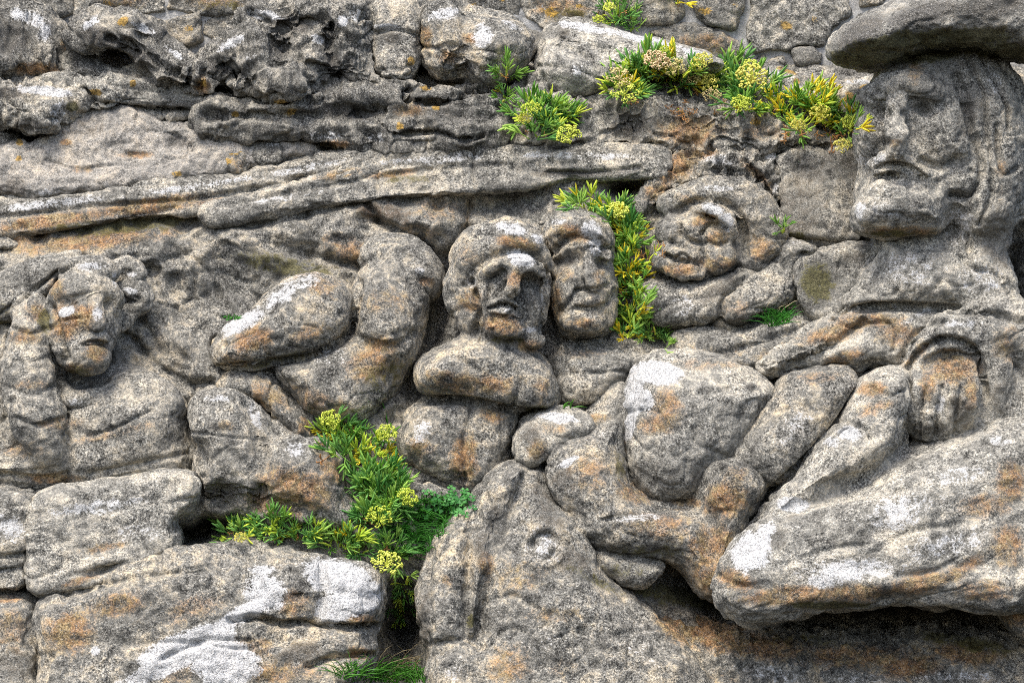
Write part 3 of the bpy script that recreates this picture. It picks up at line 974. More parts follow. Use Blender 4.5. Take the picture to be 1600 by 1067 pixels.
# ------------------------------------------------------------------ the carved ledge (two overlapping bars)
stone('carved_ledge', 'long pale carved stone moulding running up from the left edge, rust on its lower face', 'moulding', 300, mat='granite', style='granite', nscale=.6, strata=(-6, 2.2), grow=3) \
    .pil('carved_ledge', [(-60, 316), (60, 306), (200, 293), (330, 281), (430, 259), (540, 240), (600, 234), (620, 250), (600, 268), (500, 284), (420, 302), (330, 322), (322, 332), (200, 342), (60, 362), (-60, 374)], d=2, H=30, R=10, n=1, p=3.2) \
    .stroke([(-20, 340), (60, 332), (140, 322), (320, 308), (440, 284), (560, 258)], 7, -9).dab(135, 348, 14, 8, 0, -8).stroke([(196, 300), (200, 338)], 4, -7).dab(400, 296, 16, 6, 0, -8).dab(470, 278, 26, 8, -12, -9) \
    .st('r', (80, 345, 110, 14, -7, .95), (230, 322, 110, 14, -8, 1.0), (330, 318, 30, 12, 0, .8)).st('w', (80, 318, 120, 9, -6, .75), (300, 291, 120, 8, -9, .6), (480, 262, 80, 8, -12, .6)) \
    .st('m', (120, 352, 70, 7, -6, .7)).build()

stone('carved_ledge', 'long grey carved stone moulding starting below the first and rising to the right', 'moulding', 280, mat='granite', style='granite', nscale=.6, strata=(-7, 2.2), grow=3) \
    .pil('carved_ledge', [(318, 340), (322, 326), (360, 316), (430, 297), (520, 270), (560, 244), (600, 234), (700, 229), (840, 229), (1000, 229), (1042, 231), (1046, 262), (1036, 276), (960, 272), (900, 276), (860, 286), (820, 293), (700, 303), (560, 314), (420, 332), (335, 350)], d=8, H=34, R=10, n=1, p=3.2) \
    .stroke([(345, 322), (430, 306), (560, 282), (700, 262), (900, 255)], 8, -5).stroke([(800, 262), (900, 268), (1000, 262)], 7, -9).dab(900, 272, 60, 8, 0, -10) \
    .stroke([(586, 240), (590, 300)], 5, -9).stroke([(742, 232), (738, 268), (744, 296)], 4, -7).stroke([(452, 296), (456, 322)], 4, -7).dab(520, 284, 24, 9, -10, -9).dab(660, 296, 18, 6, 0, -8) \
    .st('w', (700, 248, 120, 9, -4, .6), (900, 243, 120, 8, 0, .6), (450, 308, 100, 6, -10, .6)).st('r', (610, 272, 40, 7, -6, .8), (530, 272, 40, 8, -10, .7)) \
    .st('d', (900, 270, 80, 10, 0, .7), (780, 268, 60, 8, -4, .4)).st('m', (640, 280, 50, 7, 0, .4)).build()

stone('ledge_rock', 'small flat grey stone poking in at the left edge below the moulding', 'rock', 375, mat='granite', style='flat') \
    .pil('ledge_rock', [(-40, 362), (8, 360), (26, 372), (32, 384), (10, 388), (-40, 388)], d=0, H=30, R=12, n=1).build()

stone('boulder', 'pale boulder crusted with orange lichen between the wall and the upper samphire', 'rock', 140, mat='pale', style='granite') \
    .pil('boulder', [(1186, 150), (1192, 116), (1214, 105), (1240, 112), (1262, 138), (1290, 150), (1300, 180), (1240, 186), (1196, 180)], d=-6, H=50, R=34) \
    .st('y', (1232, 110, 24, 6, 15, 1.0), (1212, 124, 9, 6, 0, .9), (1245, 128, 8, 7, 0, .9), (1296, 150, 8, 10, 30, .9)).st('w', (1210, 112, 20, 8, 0, .6)).build()
stone('boulder', 'small pale boulder with two orange lichen blotches tucked beside the hatted head', 'rock', 150, mat='pale', style='granite') \
    .pil('boulder', [(1308, 176), (1312, 142), (1326, 127), (1372, 124), (1392, 140), (1392, 190), (1340, 196)], d=-8, H=48, R=28) \
    .st('y', (1328, 152, 9, 11, 0, 1.1), (1352, 138, 11, 7, -10, 1.0)).st('w', (1340, 128, 24, 5, 0, .8)).build()

# ------------------------------------------------------------------ A: bust of a woman on the left
A = stone('carved_bust', 'weathered carved bust with rust on the cheek and a ringed sleeve, far left', 'carving', 600, slope=.30, d=0, mat='granite', style='smooth', strata=(-12, 1.6))
A.pil('torso', [(92, 650), (105, 612), (150, 596), (190, 576), (232, 580), (282, 604), (296, 640), (302, 700), (292, 742), (232, 758), (150, 774), (90, 768), (20, 764), (-40, 752), (-40, 700), (50, 690)], d=-22, H=92, R=70)
A.ell('torso', 215, 650, 44, 66, 60, 46, k=25)
A.cap('torso', [(92, 600, 34, 11), (118, 620, 58, 13), (158, 614, 58, 13), (192, 592, 34, 11)], k=8)
A.ell('head', 131, 500, 66, 56, 80, 60, ang=4, k=10)
A.ell('head', 142, 556, 84, 28, 26, 38, k=16)
A.cap('head/brow', [(80, 472, 82, 11), (104, 452, 106, 13), (140, 446, 116, 14), (170, 454, 100, 12), (184, 470, 74, 8)], k=14)
A.cap('head/nose', [(150, 468, 118, 8), (152, 488, 128, 9), (151, 505, 134, 12)], k=7)
A.ell('head/eye', 106, 488, 112, 15, 8, 8, ang=-18, k=5)
A.cap('head/mouth', [(134, 528, 116, 7), (150, 524, 124, 7), (166, 528, 112, 6)], k=5)
A.ell('head/chin', 150, 556, 106, 20, 18, 22, k=8)
A.cap('hair', [(-30, 466, 0, 22), (40, 436, 12, 22), (90, 414, 24, 20), (120, 404, 30, 16)], k=16)
A.cap('hair', [(-30, 500, -10, 20), (20, 470, 8, 20), (64, 444, 30, 18)], k=16)
A.ell('hair', 138, 424, 66, 46, 24, 36, k=14)
A.cap('hair', [(176, 418, 40, 14), (200, 412, 48, 17), (214, 424, 46, 17), (206, 440, 40, 12)], k=12)
A.cap('hair', [(192, 452, 40, 13), (214, 456, 46, 17), (228, 470, 44, 15), (206, 484, 38, 14), (192, 504, 34, 14)], k=10)
A.dab(200, 424, 8, 6, 0, -7).dab(214, 466, 9, 6, 20, -6)
A.ell('sleeve', 46, 488, 58, 31, 32, 30, k=8)
A.cap('sleeve', [(44, 524, 76, 35), (42, 562, 80, 35), (48, 610, 80, 37), (60, 660, 72, 38), (74, 694, 56, 36)], k=10)
A.stroke([(10, 508), (44, 520), (80, 512)], 8, -8).stroke([(2, 556), (40, 566), (78, 556)], 6, -4).stroke([(12, 604), (50, 616), (90, 600)], 7, -6).stroke([(24, 652), (60, 664), (104, 650)], 7, -9)
A.stroke([(80, 480), (92, 520), (104, 560)], 10, -14).dab(108, 474, 22, 9, -10, -12).dab(166, 476, 9, 9, 0, -12)
A.stroke([(130, 538), (150, 534), (166, 538)], 5, -8).stroke([(100, 500), (126, 496)], 5, -6)
A.stroke([(140, 680), (180, 668), (236, 640)], 6, -7).stroke([(104, 680), (108, 730), (100, 768)], 12, -12, 'g').stroke([(0, 740), (60, 746), (100, 742)], 8, -10)
A.stroke([(140, 740), (220, 724), (296, 706)], 8, -8)
for k in range(5):
    A.stroke([(-10 + 12 * k, 498 - 8 * k), (40 + 12 * k, 458 - 8 * k), (96 + 8 * k, 424 - 5 * k)], 5, -4)
A.st('r', (120, 496, 44, 26, 0, 1.0), (100, 515, 22, 20, 0, 1), (150, 548, 22, 20, 0, .95), (88, 450, 16, 20, 0, .7), (56, 486, 18, 18, 0, .8), (40, 525, 30, 12, 0, .8), (48, 600, 34, 10, 0, .6), (120, 575, 40, 9, 0, .7), (90, 660, 40, 12, 0, .6), (30, 700, 50, 14, 0, .5), (180, 675, 70, 10, -14, .5), (80, 748, 50, 10, 0, .8))
A.st('w', (106, 486, 16, 9, -20, 1.1), (146, 415, 28, 9, 0, .8), (205, 455, 18, 8, 20, 1.0), (208, 428, 14, 6, 0, .8), (180, 436, 6, 14, 0, .6), (152, 492, 10, 18, 0, .8), (120, 628, 26, 8, 0, .6))
A.st('m', (70, 500, 14, 22, 0, .8), (120, 582, 30, 10, 0, .6), (-10, 500, 26, 40, 0, .7)).st('d', (120, 472, 30, 7, -10, .5))  # dark patch paints the shade under the brow
A.build()
stone('pebble', 'small white quartz pebble set beside the nose of the left bust', 'pebble', 475, slope=0, mat='quartz', style='flat', back=-200, grow=0, nscale=.3, h=2.0) \
    .ell('pebble', 169, 477, 88, 7.5, 9, 8, ang=-15).build()

# B: rounded shoulder boulder
stone('boulder', 'large rounded grey boulder stained rusty orange below, right of the left bust', 'rock', 700, slope=.30, mat='granite', style='granite') \
    .pil('boulder', [(288, 636), (300, 616), (332, 606), (372, 610), (402, 624), (430, 652), (458, 668), (484, 684), (512, 722), (540, 754), (560, 788), (566, 820), (572, 842), (540, 836), (480, 822), (420, 806), (360, 796), (310, 776), (298, 744), (302, 700)], d=-8, H=95, R=75) \
    .ell('boulder', 356, 662, 62, 58, 50, 34, k=22).ell('boulder', 470, 740, 62, 62, 58, 34, ang=35, k=24) \
    .stroke([(388, 632), (404, 680), (412, 740), (400, 790)], 16, -12, 'g').dab(345, 775, 40, 26, 0, -22).dab(450, 792, 60, 16, 10, -18).dab(404, 770, 18, 22, 0, -12) \
    .st('r', (470, 760, 70, 34, 20, 1), (430, 790, 60, 22, 10, .8), (520, 735, 34, 22, 50, .8), (345, 665, 30, 12, 0, .5), (470, 666, 26, 14, 0, .7)) \
    .st('w', (462, 700, 24, 16, 25, .85), (398, 645, 10, 30, -20, .8), (340, 622, 36, 8, 0, .6)).st('d', (345, 770, 40, 26, 0, .6), (400, 765, 18, 18, 0, .6)).build()  # dark patches paint shade into the two lower hollows

stone('boulder', 'wedge of pale rock squeezed between the rounded boulder and the sleeping figure', 'rock', 620, slope=.3, mat='warm', style='granite') \
    .pil('boulder', [(336, 606), (376, 584), (420, 582), (446, 610), (470, 648), (488, 684), (462, 676), (430, 652), (400, 622)], d=-10, H=58, R=34) \
    .st('r', (420, 620, 40, 20, 30, .6), (476, 664, 18, 18, 0, .8)).build()

# C: slabs under the bust
stone('rock_slab', 'pale striated slab under the left bust, above a thin black crack', 'rock', 830, slope=.22, mat='pale', style='granite', nscale=.7, strata=(-10, 2.2), grow=10) \
    .pil('rock_slab', [(54, 782), (100, 764), (160, 762), (222, 748), (262, 740), (310, 742), (304, 780), (268, 800), (268, 822), (277, 846), (250, 870), (200, 890), (120, 915), (70, 924), (50, 902), (56, 850)], d=-2, H=76, R=18, p=2.8) \
    .dab(165, 888, 34, 8, -18, -26) \
    .st('w', (160, 790, 90, 14, -8, .7), (220, 830, 50, 20, 0, .5)).st('r', (160, 855, 40, 8, -10, .7), (120, 908, 40, 7, -16, .8)).build()
stone('rock_slab', 'grey slab end at the left edge beside the pale striated slab', 'rock', 850, slope=.22, mat='granite', style='granite', nscale=.7, strata=(-8, 2.2), grow=9) \
    .pil('rock_slab', [(-60, 766), (-10, 762), (36, 764), (56, 784), (50, 880), (44, 914), (0, 922), (-60, 926)], d=0, H=66, R=20, p=2.6) \
    .stroke([(-20, 870), (20, 868), (48, 862)], 7, -12).stroke([(-20, 894), (20, 888), (48, 886)], 6, -10).st('w', (10, 820, 36, 30, 0, .6)).build()

# D: bottom-left boulder
stone('boulder', 'broad boulder splashed with white lichen at the bottom left, shaped like a resting snout', 'rock', 960, slope=.36, mat='warm', style='granite', grow=9) \
    .pil('boulder', [(64, 950), (80, 930), (120, 917), (190, 894), (270, 866), (330, 854), (420, 855), (470, 862), (500, 868), (560, 878), (596, 900), (606, 934), (592, 972), (582, 990), (584, 1016), (572, 1056), (540, 1100), (480, 1160), (300, 1180), (68, 1180), (70, 1100), (72, 1040), (66, 990)], d=0, H=100, R=52) \
    .ell('boulder', 444, 924, 72, 62, 46, 40, ang=-8, k=18).ell('boulder', 548, 926, 66, 50, 46, 40, k=20) \
    .stroke([(360, 968), (400, 964), (440, 974), (480, 972), (540, 980), (590, 978)], 9, -28).stroke([(500, 876), (506, 920), (496, 966)], 10, -10, 'g') \
    .stroke([(480, 1040), (530, 1024), (584, 1022)], 9, -20).dab(440, 1000, 30, 10, 0, -8).dab(465, 928, 12, 9, 0, -16).dab(520, 1000, 40, 16, 0, 8).stroke([(100, 930), (220, 900), (330, 890)], 9, -8) \
    .stroke([(250, 1030), (320, 1000), (390, 1000)], 8, -9).dab(378, 864, 16, 6, 0, -10) \
    .st('w', (525, 900, 60, 30, 10, 1.5), (520, 950, 28, 26, 0, 1.5), (562, 930, 38, 32, 0, 1.4), (415, 925, 36, 32, 30, 1.3), (385, 955, 54, 15, -25, 1.5), (290, 1010, 95, 26, -24, 1.5), (350, 1035, 54, 40, 0, 1.5), (250, 1044, 70, 16, -20, 1.3), (410, 890, 26, 10, 0, .9), (150, 1016, 8, 9, 0, 1.1)) \
    .st('r', (110, 985, 40, 40, 0, .9), (180, 945, 60, 22, -10, .8), (300, 950, 60, 24, -15, .6), (460, 940, 30, 26, 0, .8), (565, 965, 26, 10, 0, .8), (390, 1010, 40, 20, 0, .7), (440, 1050, 60, 20, 0, .7), (560, 1020, 26, 12, 0, .9), (280, 1050, 40, 20, 0, .6)) \
    .st('d', (470, 1020, 50, 18, -10, .6), (230, 960, 60, 14, -15, .4)).build()
stone('boulder', 'narrow dark rock column in the bottom left corner', 'rock', 1000, slope=.36, mat='granite', style='granite', strata=(-14, 2)) \
    .pil('boulder', [(-60, 934), (0, 926), (44, 924), (58, 950), (60, 1040), (62, 1180), (-60, 1180)], d=-6, H=70, R=30) \
    .st('r', (20, 980, 34, 40, 0, .6), (10, 935, 30, 8, 0, .8)).st('d', (20, 1040, 40, 30, 0, .5)).build()

# E: sleeping figure
E = stone('carved_figure', 'worn carved slumped figure, two round lobes over a rusty belly', 'carving', 530, slope=.34, d=0, mat='warm', style='smooth')
E.pil('arm', [(330, 540), (344, 516), (366, 500), (410, 474), (448, 442), (490, 427), (526, 434), (548, 462), (552, 502), (532, 532), (490, 552), (430, 568), (380, 584), (340, 574)], d=6, H=92, R=58, k=8)
E.ell('arm', 492, 486, 62, 54, 52, 44, ang=-30, k=22)
E.pil('belly', [(440, 566), (480, 552), (530, 528), (560, 520), (620, 520), (640, 560), (616, 602), (590, 640), (560, 668), (520, 662), (480, 640), (452, 612), (428, 584)], d=0, H=80, R=60, k=8)
E.pil('shoulder', [(560, 450), (572, 428), (592, 413), (622, 418), (648, 440), (661, 480), (656, 522), (640, 562), (610, 580), (585, 560), (560, 520), (553, 485)], d=6, H=92, R=52, k=8)
E.pil('head', [(568, 394), (590, 374), (630, 370), (655, 388), (680, 414), (684, 440), (668, 458), (645, 440), (600, 412), (574, 408)], d=-10, H=58, R=34, k=22)
E.stroke([(655, 470), (640, 440), (610, 420)], 8, -6).stroke([(340, 575), (430, 566), (500, 550), (545, 520), (556, 480), (562, 440)], 9, -14).stroke([(575, 535), (620, 540), (648, 520)], 12, -9, 'g')
E.dab(655, 424, 16, 7, 30, 10).dab(640, 400, 16, 10, 30, -8).stroke([(350, 540), (400, 520), (420, 560)], 10, -6)
E.st('w', (380, 502, 46, 14, -28, 1.05), (440, 462, 40, 16, -38, .9), (478, 440, 26, 14, -20, .7), (520, 560, 40, 22, 0, .5), (655, 424, 12, 9, 0, .8))
E.st('r', (395, 530, 40, 22, -20, 1), (500, 445, 40, 20, 20, .6), (480, 520, 40, 14, -20, .7), (600, 470, 40, 22, 0, .55), (600, 540, 34, 16, 0, .9), (580, 570, 50, 30, 0, .8), (500, 630, 50, 24, 20, .7), (665, 440, 16, 10, 0, .9), (370, 560, 30, 12, 0, .6))
E.st('m', (600, 585, 40, 20, -30, .6), (440, 560, 60, 10, -15, .6))
E.build()

# F: hooded face with folded arms
Fg = stone('carved_figure', 'carved hooded man gazing up over thick folded arms, in the middle', 'carving', 560, slope=.22, d=4, mat='warm', style='smooth')
Fg.pil('hood', [(714, 430), (716, 392), (734, 368), (764, 352), (802, 346), (838, 358), (856, 384), (858, 415), (846, 440), (800, 430), (760, 440), (728, 440)], d=0, H=84, R=36, k=10)
Fg.cap('hood', [(718, 440, 80, 12), (738, 402, 106, 13), (786, 376, 124, 14), (836, 380, 118, 13), (858, 420, 88, 11)], k=16)
Fg.ell('head', 787, 462, 58, 78, 88, 70, ang=8, k=14)
Fg.ell('head', 798, 418, 104, 50, 36, 34, ang=20, k=16)
Fg.cap('head/brow', [(744, 440, 104, 9), (772, 416, 132, 11), (804, 406, 146, 12), (834, 416, 142, 13), (848, 438, 114, 9)], k=8)
Fg.cap('head/nose', [(806, 412, 136, 11), (806, 430, 144, 13), (803, 450, 150, 16)], k=14)
Fg.ell('head/cheek', 764, 458, 92, 26, 32, 30, ang=20, k=14)
Fg.ell('head/cheek#2', 834, 468, 90, 20, 36, 28, k=12)
Fg.cap('head/lip', [(768, 474, 118, 7), (790, 466, 136, 9), (812, 478, 128, 7)], k=5)
Fg.cap('head/lip#2', [(768, 490, 116, 9), (790, 488, 130, 11), (812, 492, 120, 9)], k=5)
Fg.ell('head/chin', 786, 510, 106, 34, 20, 28, ang=8, k=8)
Fg.ell('hair', 722, 452, 44, 22, 42, 34, ang=14, k=12)
Fg.ell('hair#2', 742, 506, 56, 24, 22, 34, k=10)
Fg.ell('beard#2', 772, 532, 56, 52, 20, 36, k=12)
Fg.ell('beard', 832, 528, 66, 24, 18, 34, ang=15, k=8)
Fg.pil('arm', [(656, 604), (652, 576), (674, 552), (718, 526), (750, 514), (802, 524), (850, 558), (873, 592), (876, 626), (850, 643), (800, 641), (740, 628), (690, 618)], d=14, H=98, R=50, k=8)
Fg.pil('torso', [(608, 700), (622, 670), (642, 636), (680, 620), (740, 624), (806, 630), (806, 668), (786, 716), (764, 764), (730, 768), (680, 748), (640, 727)], d=0, H=78, R=46, k=8)
Fg.stroke([(726, 446), (746, 420), (770, 402), (804, 392), (836, 400), (850, 424)], 8, -9).stroke([(735, 440), (746, 480), (742, 520)], 9, -16)
Fg.dab(828, 438, 14, 6, 20, -8).dab(774, 434, 17, 6, -35, -8).stroke([(764, 481), (790, 476), (816, 486)], 5, -12).stroke([(740, 452), (752, 500), (750, 530)], 7, -10).dab(805, 458, 6, 6, 0, -10).stroke([(764, 452), (760, 480), (768, 500)], 7, -10).dab(800, 490, 10, 7, 0, -10)
Fg.stroke([(770, 492), (790, 496), (815, 498)], 6, -8).stroke([(728, 378), (770, 366), (820, 372)], 7, -5).stroke([(846, 440), (852, 480), (846, 520)], 8, -12).stroke([(640, 628), (720, 624), (800, 640), (850, 645)], 9, -16)
Fg.stroke([(738, 640), (724, 690), (726, 750)], 8, -9).stroke([(800, 570), (812, 600), (800, 636)], 9, -8).dab(690, 580, 20, 14, -20, 7).dab(840, 596, 24, 22, 0, -6).stroke([(720, 560), (750, 580)], 7, -7)
Fg.st('w', (815, 404, 26, 14, 25, 1.25), (800, 358, 30, 12, 10, .95), (840, 372, 14, 10, 30, .8), (735, 440, 12, 10, 0, .6), (790, 482, 20, 8, 0, .6), (830, 515, 16, 6, 0, .8), (660, 672, 20, 22, 0, .5), (840, 470, 18, 24, 0, .4))
Fg.st('r', (806, 378, 36, 12, 12, 1.1), (806, 436, 16, 18, 0, .9), (784, 506, 36, 18, 8, 1.1), (735, 470, 22, 22, 0, .7), (730, 396, 18, 18, 0, .5), (826, 540, 26, 14, 0, .8), (740, 600, 80, 20, 0, .8), (690, 590, 30, 16, 0, .7), (725, 720, 26, 46, 0, 1.0), (770, 650, 24, 14, 0, .8), (660, 700, 26, 20, 0, .6), (845, 610, 20, 20, 0, .6))
Fg.st('m', (790, 530, 40, 8, 0, .7), (840, 640, 30, 8, 0, .8)).st('d', (840, 440, 12, 8, 0, .6))  # small dark patch paints shade at the right eye
Fg.build()

# G: second face
G = stone('face_carving', 'weathered carved face leaning against the hooded man, with samphire along its cheek', 'carving', 440, slope=.2, d=2, mat='warm', style='smooth', grow=10)
G.pil('head', [(848, 360), (862, 344), (882, 335), (926, 338), (946, 360), (952, 400), (957, 450), (958, 500), (950, 522), (920, 531), (882, 526), (866, 500), (860, 440), (854, 390)], d=0, H=96, R=48, k=8)
G.ell('head/cheek', 888, 448, 84, 26, 38, 24, k=14)
G.cap('head/brow', [(866, 396, 74, 10), (890, 380, 92, 13), (920, 380, 100, 13), (944, 398, 86, 9)], k=10)
G.cap('head/nose', [(916, 396, 96, 10), (922, 420, 108, 12), (928, 438, 110, 13)], k=8)
G.ell('head/mouth', 922, 468, 86, 24, 12, 22, k=7)
G.ell('head/chin', 912, 502, 78, 34, 20, 30, k=9)
G.pil('hair', [(846, 366), (862, 344), (884, 334), (926, 336), (948, 360), (952, 386), (926, 378), (890, 376), (862, 400)], d=10, H=98, R=30, k=6)
G.dab(884, 408, 20, 9, -8, -11).dab(940, 412, 10, 8, 0, -12).stroke([(900, 452), (928, 452), (950, 446)], 6, -7).stroke([(902, 480), (926, 482), (950, 474)], 6, -8).stroke([(876, 484), (890, 470), (904, 452)], 7, -8)
G.stroke([(862, 396), (890, 372), (926, 372), (950, 396)], 8, -12).dab(905, 498, 16, 6, -10, -6)
G.st('w', (922, 358, 22, 16, 30, .95), (930, 385, 14, 20, -10, .8), (870, 346, 20, 6, 0, .7)).st('r', (890, 360, 26, 14, 0, .9), (905, 372, 22, 8, 0, .8), (880, 430, 20, 14, 0, .6), (910, 505, 30, 9, 0, .9), (935, 430, 14, 14, 0, .6), (870, 470, 12, 30, 0, .6)).st('d', (884, 408, 22, 10, -8, .7))  # dark patch paints shade into the left eye socket
G.build()

# rock under the two faces
stone('boulder', 'plain speckled rock shelf under the second face and left of the pale barrel rock', 'rock', 590, slope=.3, mat='granite', style='granite') \
    .pil('boulder', [(860, 566), (880, 536), (930, 540), (1004, 546), (1000, 580), (970, 605), (936, 632), (890, 645), (868, 630)], d=-6, H=62, R=44).st('r', (900, 550, 50, 10, 0, .4)).build()
stone('boulder', 'small rock ledge below the folded arms, above the clover', 'rock', 770, slope=.3, mat='warm', style='granite') \
    .pil('boulder', [(596, 772), (612, 740), (640, 728), (690, 746), (740, 764), (748, 792), (700, 808), (640, 812)], d=-18, H=50, R=34).build()

# I: grinning head
I = stone('face_carving', 'grotesque grinning carved head tilted sideways inside a thick hood of hair', 'carving', 370, slope=.25, d=0, mat='warm', style='smooth')
I.cap('hair', [(1050, 318, 30, 20), (1086, 302, 44, 26), (1134, 302, 50, 30), (1178, 330, 48, 34), (1194, 368, 42, 36), (1180, 396, 36, 30)], k=14)
I.pil('head', [(1028, 378), (1036, 344), (1070, 322), (1118, 318), (1150, 338), (1162, 380), (1150, 410), (1112, 434), (1062, 438), (1028, 418), (1022, 394)], d=4, H=76, R=56, k=10)
I.cap('head/brow', [(1088, 326, 68, 9), (1112, 324, 84, 12), (1138, 342, 84, 14), (1148, 366, 72, 10)], k=12)
I.ell('head/nose', 1080, 356, 72, 20, 13, 20, ang=38, k=12)
I.ell('head/cheek', 1044, 358, 58, 17, 19, 20, k=12)
I.ell('head/eye', 1122, 366, 68, 12, 10, 12, ang=30, k=6)
I.cap('head/lip', [(1040, 388, 64, 8), (1060, 394, 78, 9), (1084, 400, 76, 8)], k=8)
I.cap('head/chin', [(1032, 408, 54, 13), (1056, 422, 70, 15), (1088, 424, 68, 13)], k=12)
I.ell('head/cheek#2', 1126, 402, 56, 26, 22, 26, ang=-20, k=14)
I.stroke([(1098, 362), (1106, 352), (1120, 350), (1134, 358)], 6, -12).stroke([(1098, 366), (1108, 378), (1126, 382), (1138, 376)], 5, -8).dab(1104, 360, 8, 8, 0, -8)
I.stroke([(1062, 350), (1066, 366), (1082, 378), (1102, 380)], 6, -11).stroke([(1050, 378), (1072, 386)], 6, -9).stroke([(1040, 398), (1060, 406), (1092, 411)], 5, -12).stroke([(1098, 386), (1100, 404), (1094, 424)], 6, -8)
I.stroke([(1060, 330), (1090, 314), (1138, 320), (1162, 350), (1164, 400)], 9, -12).stroke([(1054, 406), (1066, 396), (1078, 404)], 5, -8)
I.dab(1190, 374, 14, 12, 0, -6)
I.st('w', (1114, 326, 20, 9, 15, 1.05), (1136, 346, 12, 16, -20, .95), (1120, 294, 40, 7, 0, .6)).st('r', (1120, 372, 18, 14, 0, .8), (1100, 344, 24, 10, -20, .8), (1060, 420, 40, 12, 0, .9), (1120, 412, 40, 14, 0, .8), (1190, 390, 26, 24, 0, .7), (1080, 310, 26, 10, 0, .5))
I.build()

# J: body of the grinning head
J = stone('shoulder_carving', 'sloping carved shoulder and knee below the grinning head', 'carving', 450, slope=.36, d=0, mat='granite', style='smooth')
J.pil('shoulder', [(996, 470), (1004, 448), (1036, 440), (1100, 436), (1150, 416), (1206, 386), (1236, 378), (1250, 400), (1220, 430), (1160, 470), (1110, 512), (1050, 514), (1002, 496)], d=-4, H=62, R=44, k=10)
J.pil('knee', [(1128, 470), (1150, 440), (1196, 416), (1244, 404), (1252, 440), (1240, 476), (1200, 486), (1158, 512), (1130, 500)], d=0, H=64, R=40, k=20)
J.ell('hand', 1248, 390, 36, 32, 17, 30, ang=8, k=22)
J.stroke([(1006, 500), (1060, 470), (1130, 458), (1200, 410)], 10, -6).stroke([(1126, 500), (1132, 464), (1160, 434)], 9, -16).dab(1256, 397, 8, 5, 0, -12)
J.st('d', (1130, 450, 60, 14, -30, .5), (1170, 500, 40, 12, 0, .6)).st('w', (1060, 480, 40, 22, 0, .5), (1240, 380, 20, 9, 0, .5)).st('r', (1150, 480, 24, 18, 0, .5))
J.build()
stone('rock_block', 'mossy square-cut rock block at the shoulder of the hatted man', 'rock', 440, slope=.2, mat='granite', style='flat') \
    .pil('rock_block', [(1240, 404), (1290, 396), (1352, 384), (1372, 392), (1360, 432), (1322, 476), (1292, 502), (1262, 492), (1246, 462), (1238, 430)], d=0, H=58, R=16, n=1, p=3.2) \
    .st('m', (1276, 440, 32, 42, 0, 1.0)).st('d', (1330, 410, 26, 20, 0, .5)).build()
stone('rock_shelf', 'pale sloping rock shelf under the grass tuft between the carvings', 'rock', 540, slope=.5, mat='warm', style='granite', strata=(-14, 2)) \
    .pil('rock_shelf', [(1040, 540), (1060, 516), (1110, 512), (1160, 516), (1210, 498), (1250, 492), (1300, 492), (1290, 530), (1240, 560), (1190, 585), (1120, 575), (1060, 570)], d=-8, H=48, R=30) \
    .stroke([(1100, 560), (1170, 540), (1260, 512)], 9, -9).st('r', (1230, 545, 60, 12, -14, .6), (1120, 550, 50, 14, 0, .4)).build()

# ------------------------------------------------------------------ K: man with the broad hat
K = stone('carved_figure', 'tall carved man with broad flat hat, square beard and a hand in a wide cuff', 'carving', 480, slope=.10, d=30, mat='pale', style='smooth', nscale=.8, back=-110, grow=3)
K.pil('head', [(1340, 200), (1354, 150), (1382, 104), (1412, 78), (1440, 66), (1530, 66), (1574, 104), (1596, 140), (1606, 200), (1604, 330), (1566, 384), (1500, 392), (1478, 350), (1400, 335), (1336, 325), (1348, 262), (1338, 225)], d=0, H=98, R=70, k=10)
K.ell('head', 1434, 190, 70, 82, 100, 46, k=20)
K.cap('head/brow', [(1362, 150, 84, 14), (1398, 132, 116, 16), (1440, 134, 120, 15), (1490, 160, 96, 14)], k=14)
K.cap('head/nose', [(1404, 140, 116, 12), (1402, 180, 132, 16), (1402, 214, 146, 20), (1398, 236, 142, 19)], k=10)
K.ell('head/cheek', 1482, 208, 88, 44, 46, 36, k=16)
K.ell('head/cheek#2', 1362, 214, 76, 20, 36, 30, k=12)
K.cap('head/moustache', [(1362, 256, 98, 9), (1388, 244, 116, 11), (1420, 250, 120, 11), (1446, 268, 106, 9)], k=6)
K.cap('head/lip', [(1372, 268, 100, 7), (1396, 262, 110, 8), (1426, 272, 106, 7)], k=5)
K.pil('head/beard', [(1330, 340), (1338, 318), (1352, 296), (1368, 276), (1416, 272), (1460, 290), (1478, 316), (1482, 348), (1466, 366), (1412, 370), (1370, 366), (1338, 358)], d=56, H=80, R=50, k=12)
K.cap('hair', [(1520, 84, 60, 20), (1548, 140, 56, 22), (1560, 200, 46, 24), (1556, 270, 38, 24), (1548, 330, 34, 26), (1560, 370, 30, 26)], k=10)
K.cap('hair', [(1556, 100, 40, 18), (1586, 170, 34, 20), (1600, 260, 20, 22), (1600, 330, 16, 24)], k=10)
K.ell('head/ear', 1576, 226, 62, 16, 42, 20, ang=6, k=7)
K.pil('hat', [(1294, 76), (1306, 52), (1342, 26), (1398, 4), (1460, -22), (1560, -44), (1760, -50), (1760, 110), (1640, 104), (1590, 94), (1540, 85), (1480, 78), (1424, 84), (1392, 103), (1360, 108), (1320, 103), (1300, 92)], d=46, H=150, Hb=140, R=52, k=5)
K.pil('torso', [(1366, 396), (1376, 368), (1480, 362), (1532, 358), (1572, 390), (1592, 440), (1604, 500), (1560, 500), (1450, 492), (1380, 490), (1306, 496), (1320, 462), (1350, 430)], d=-8, H=90, R=60, k=10)
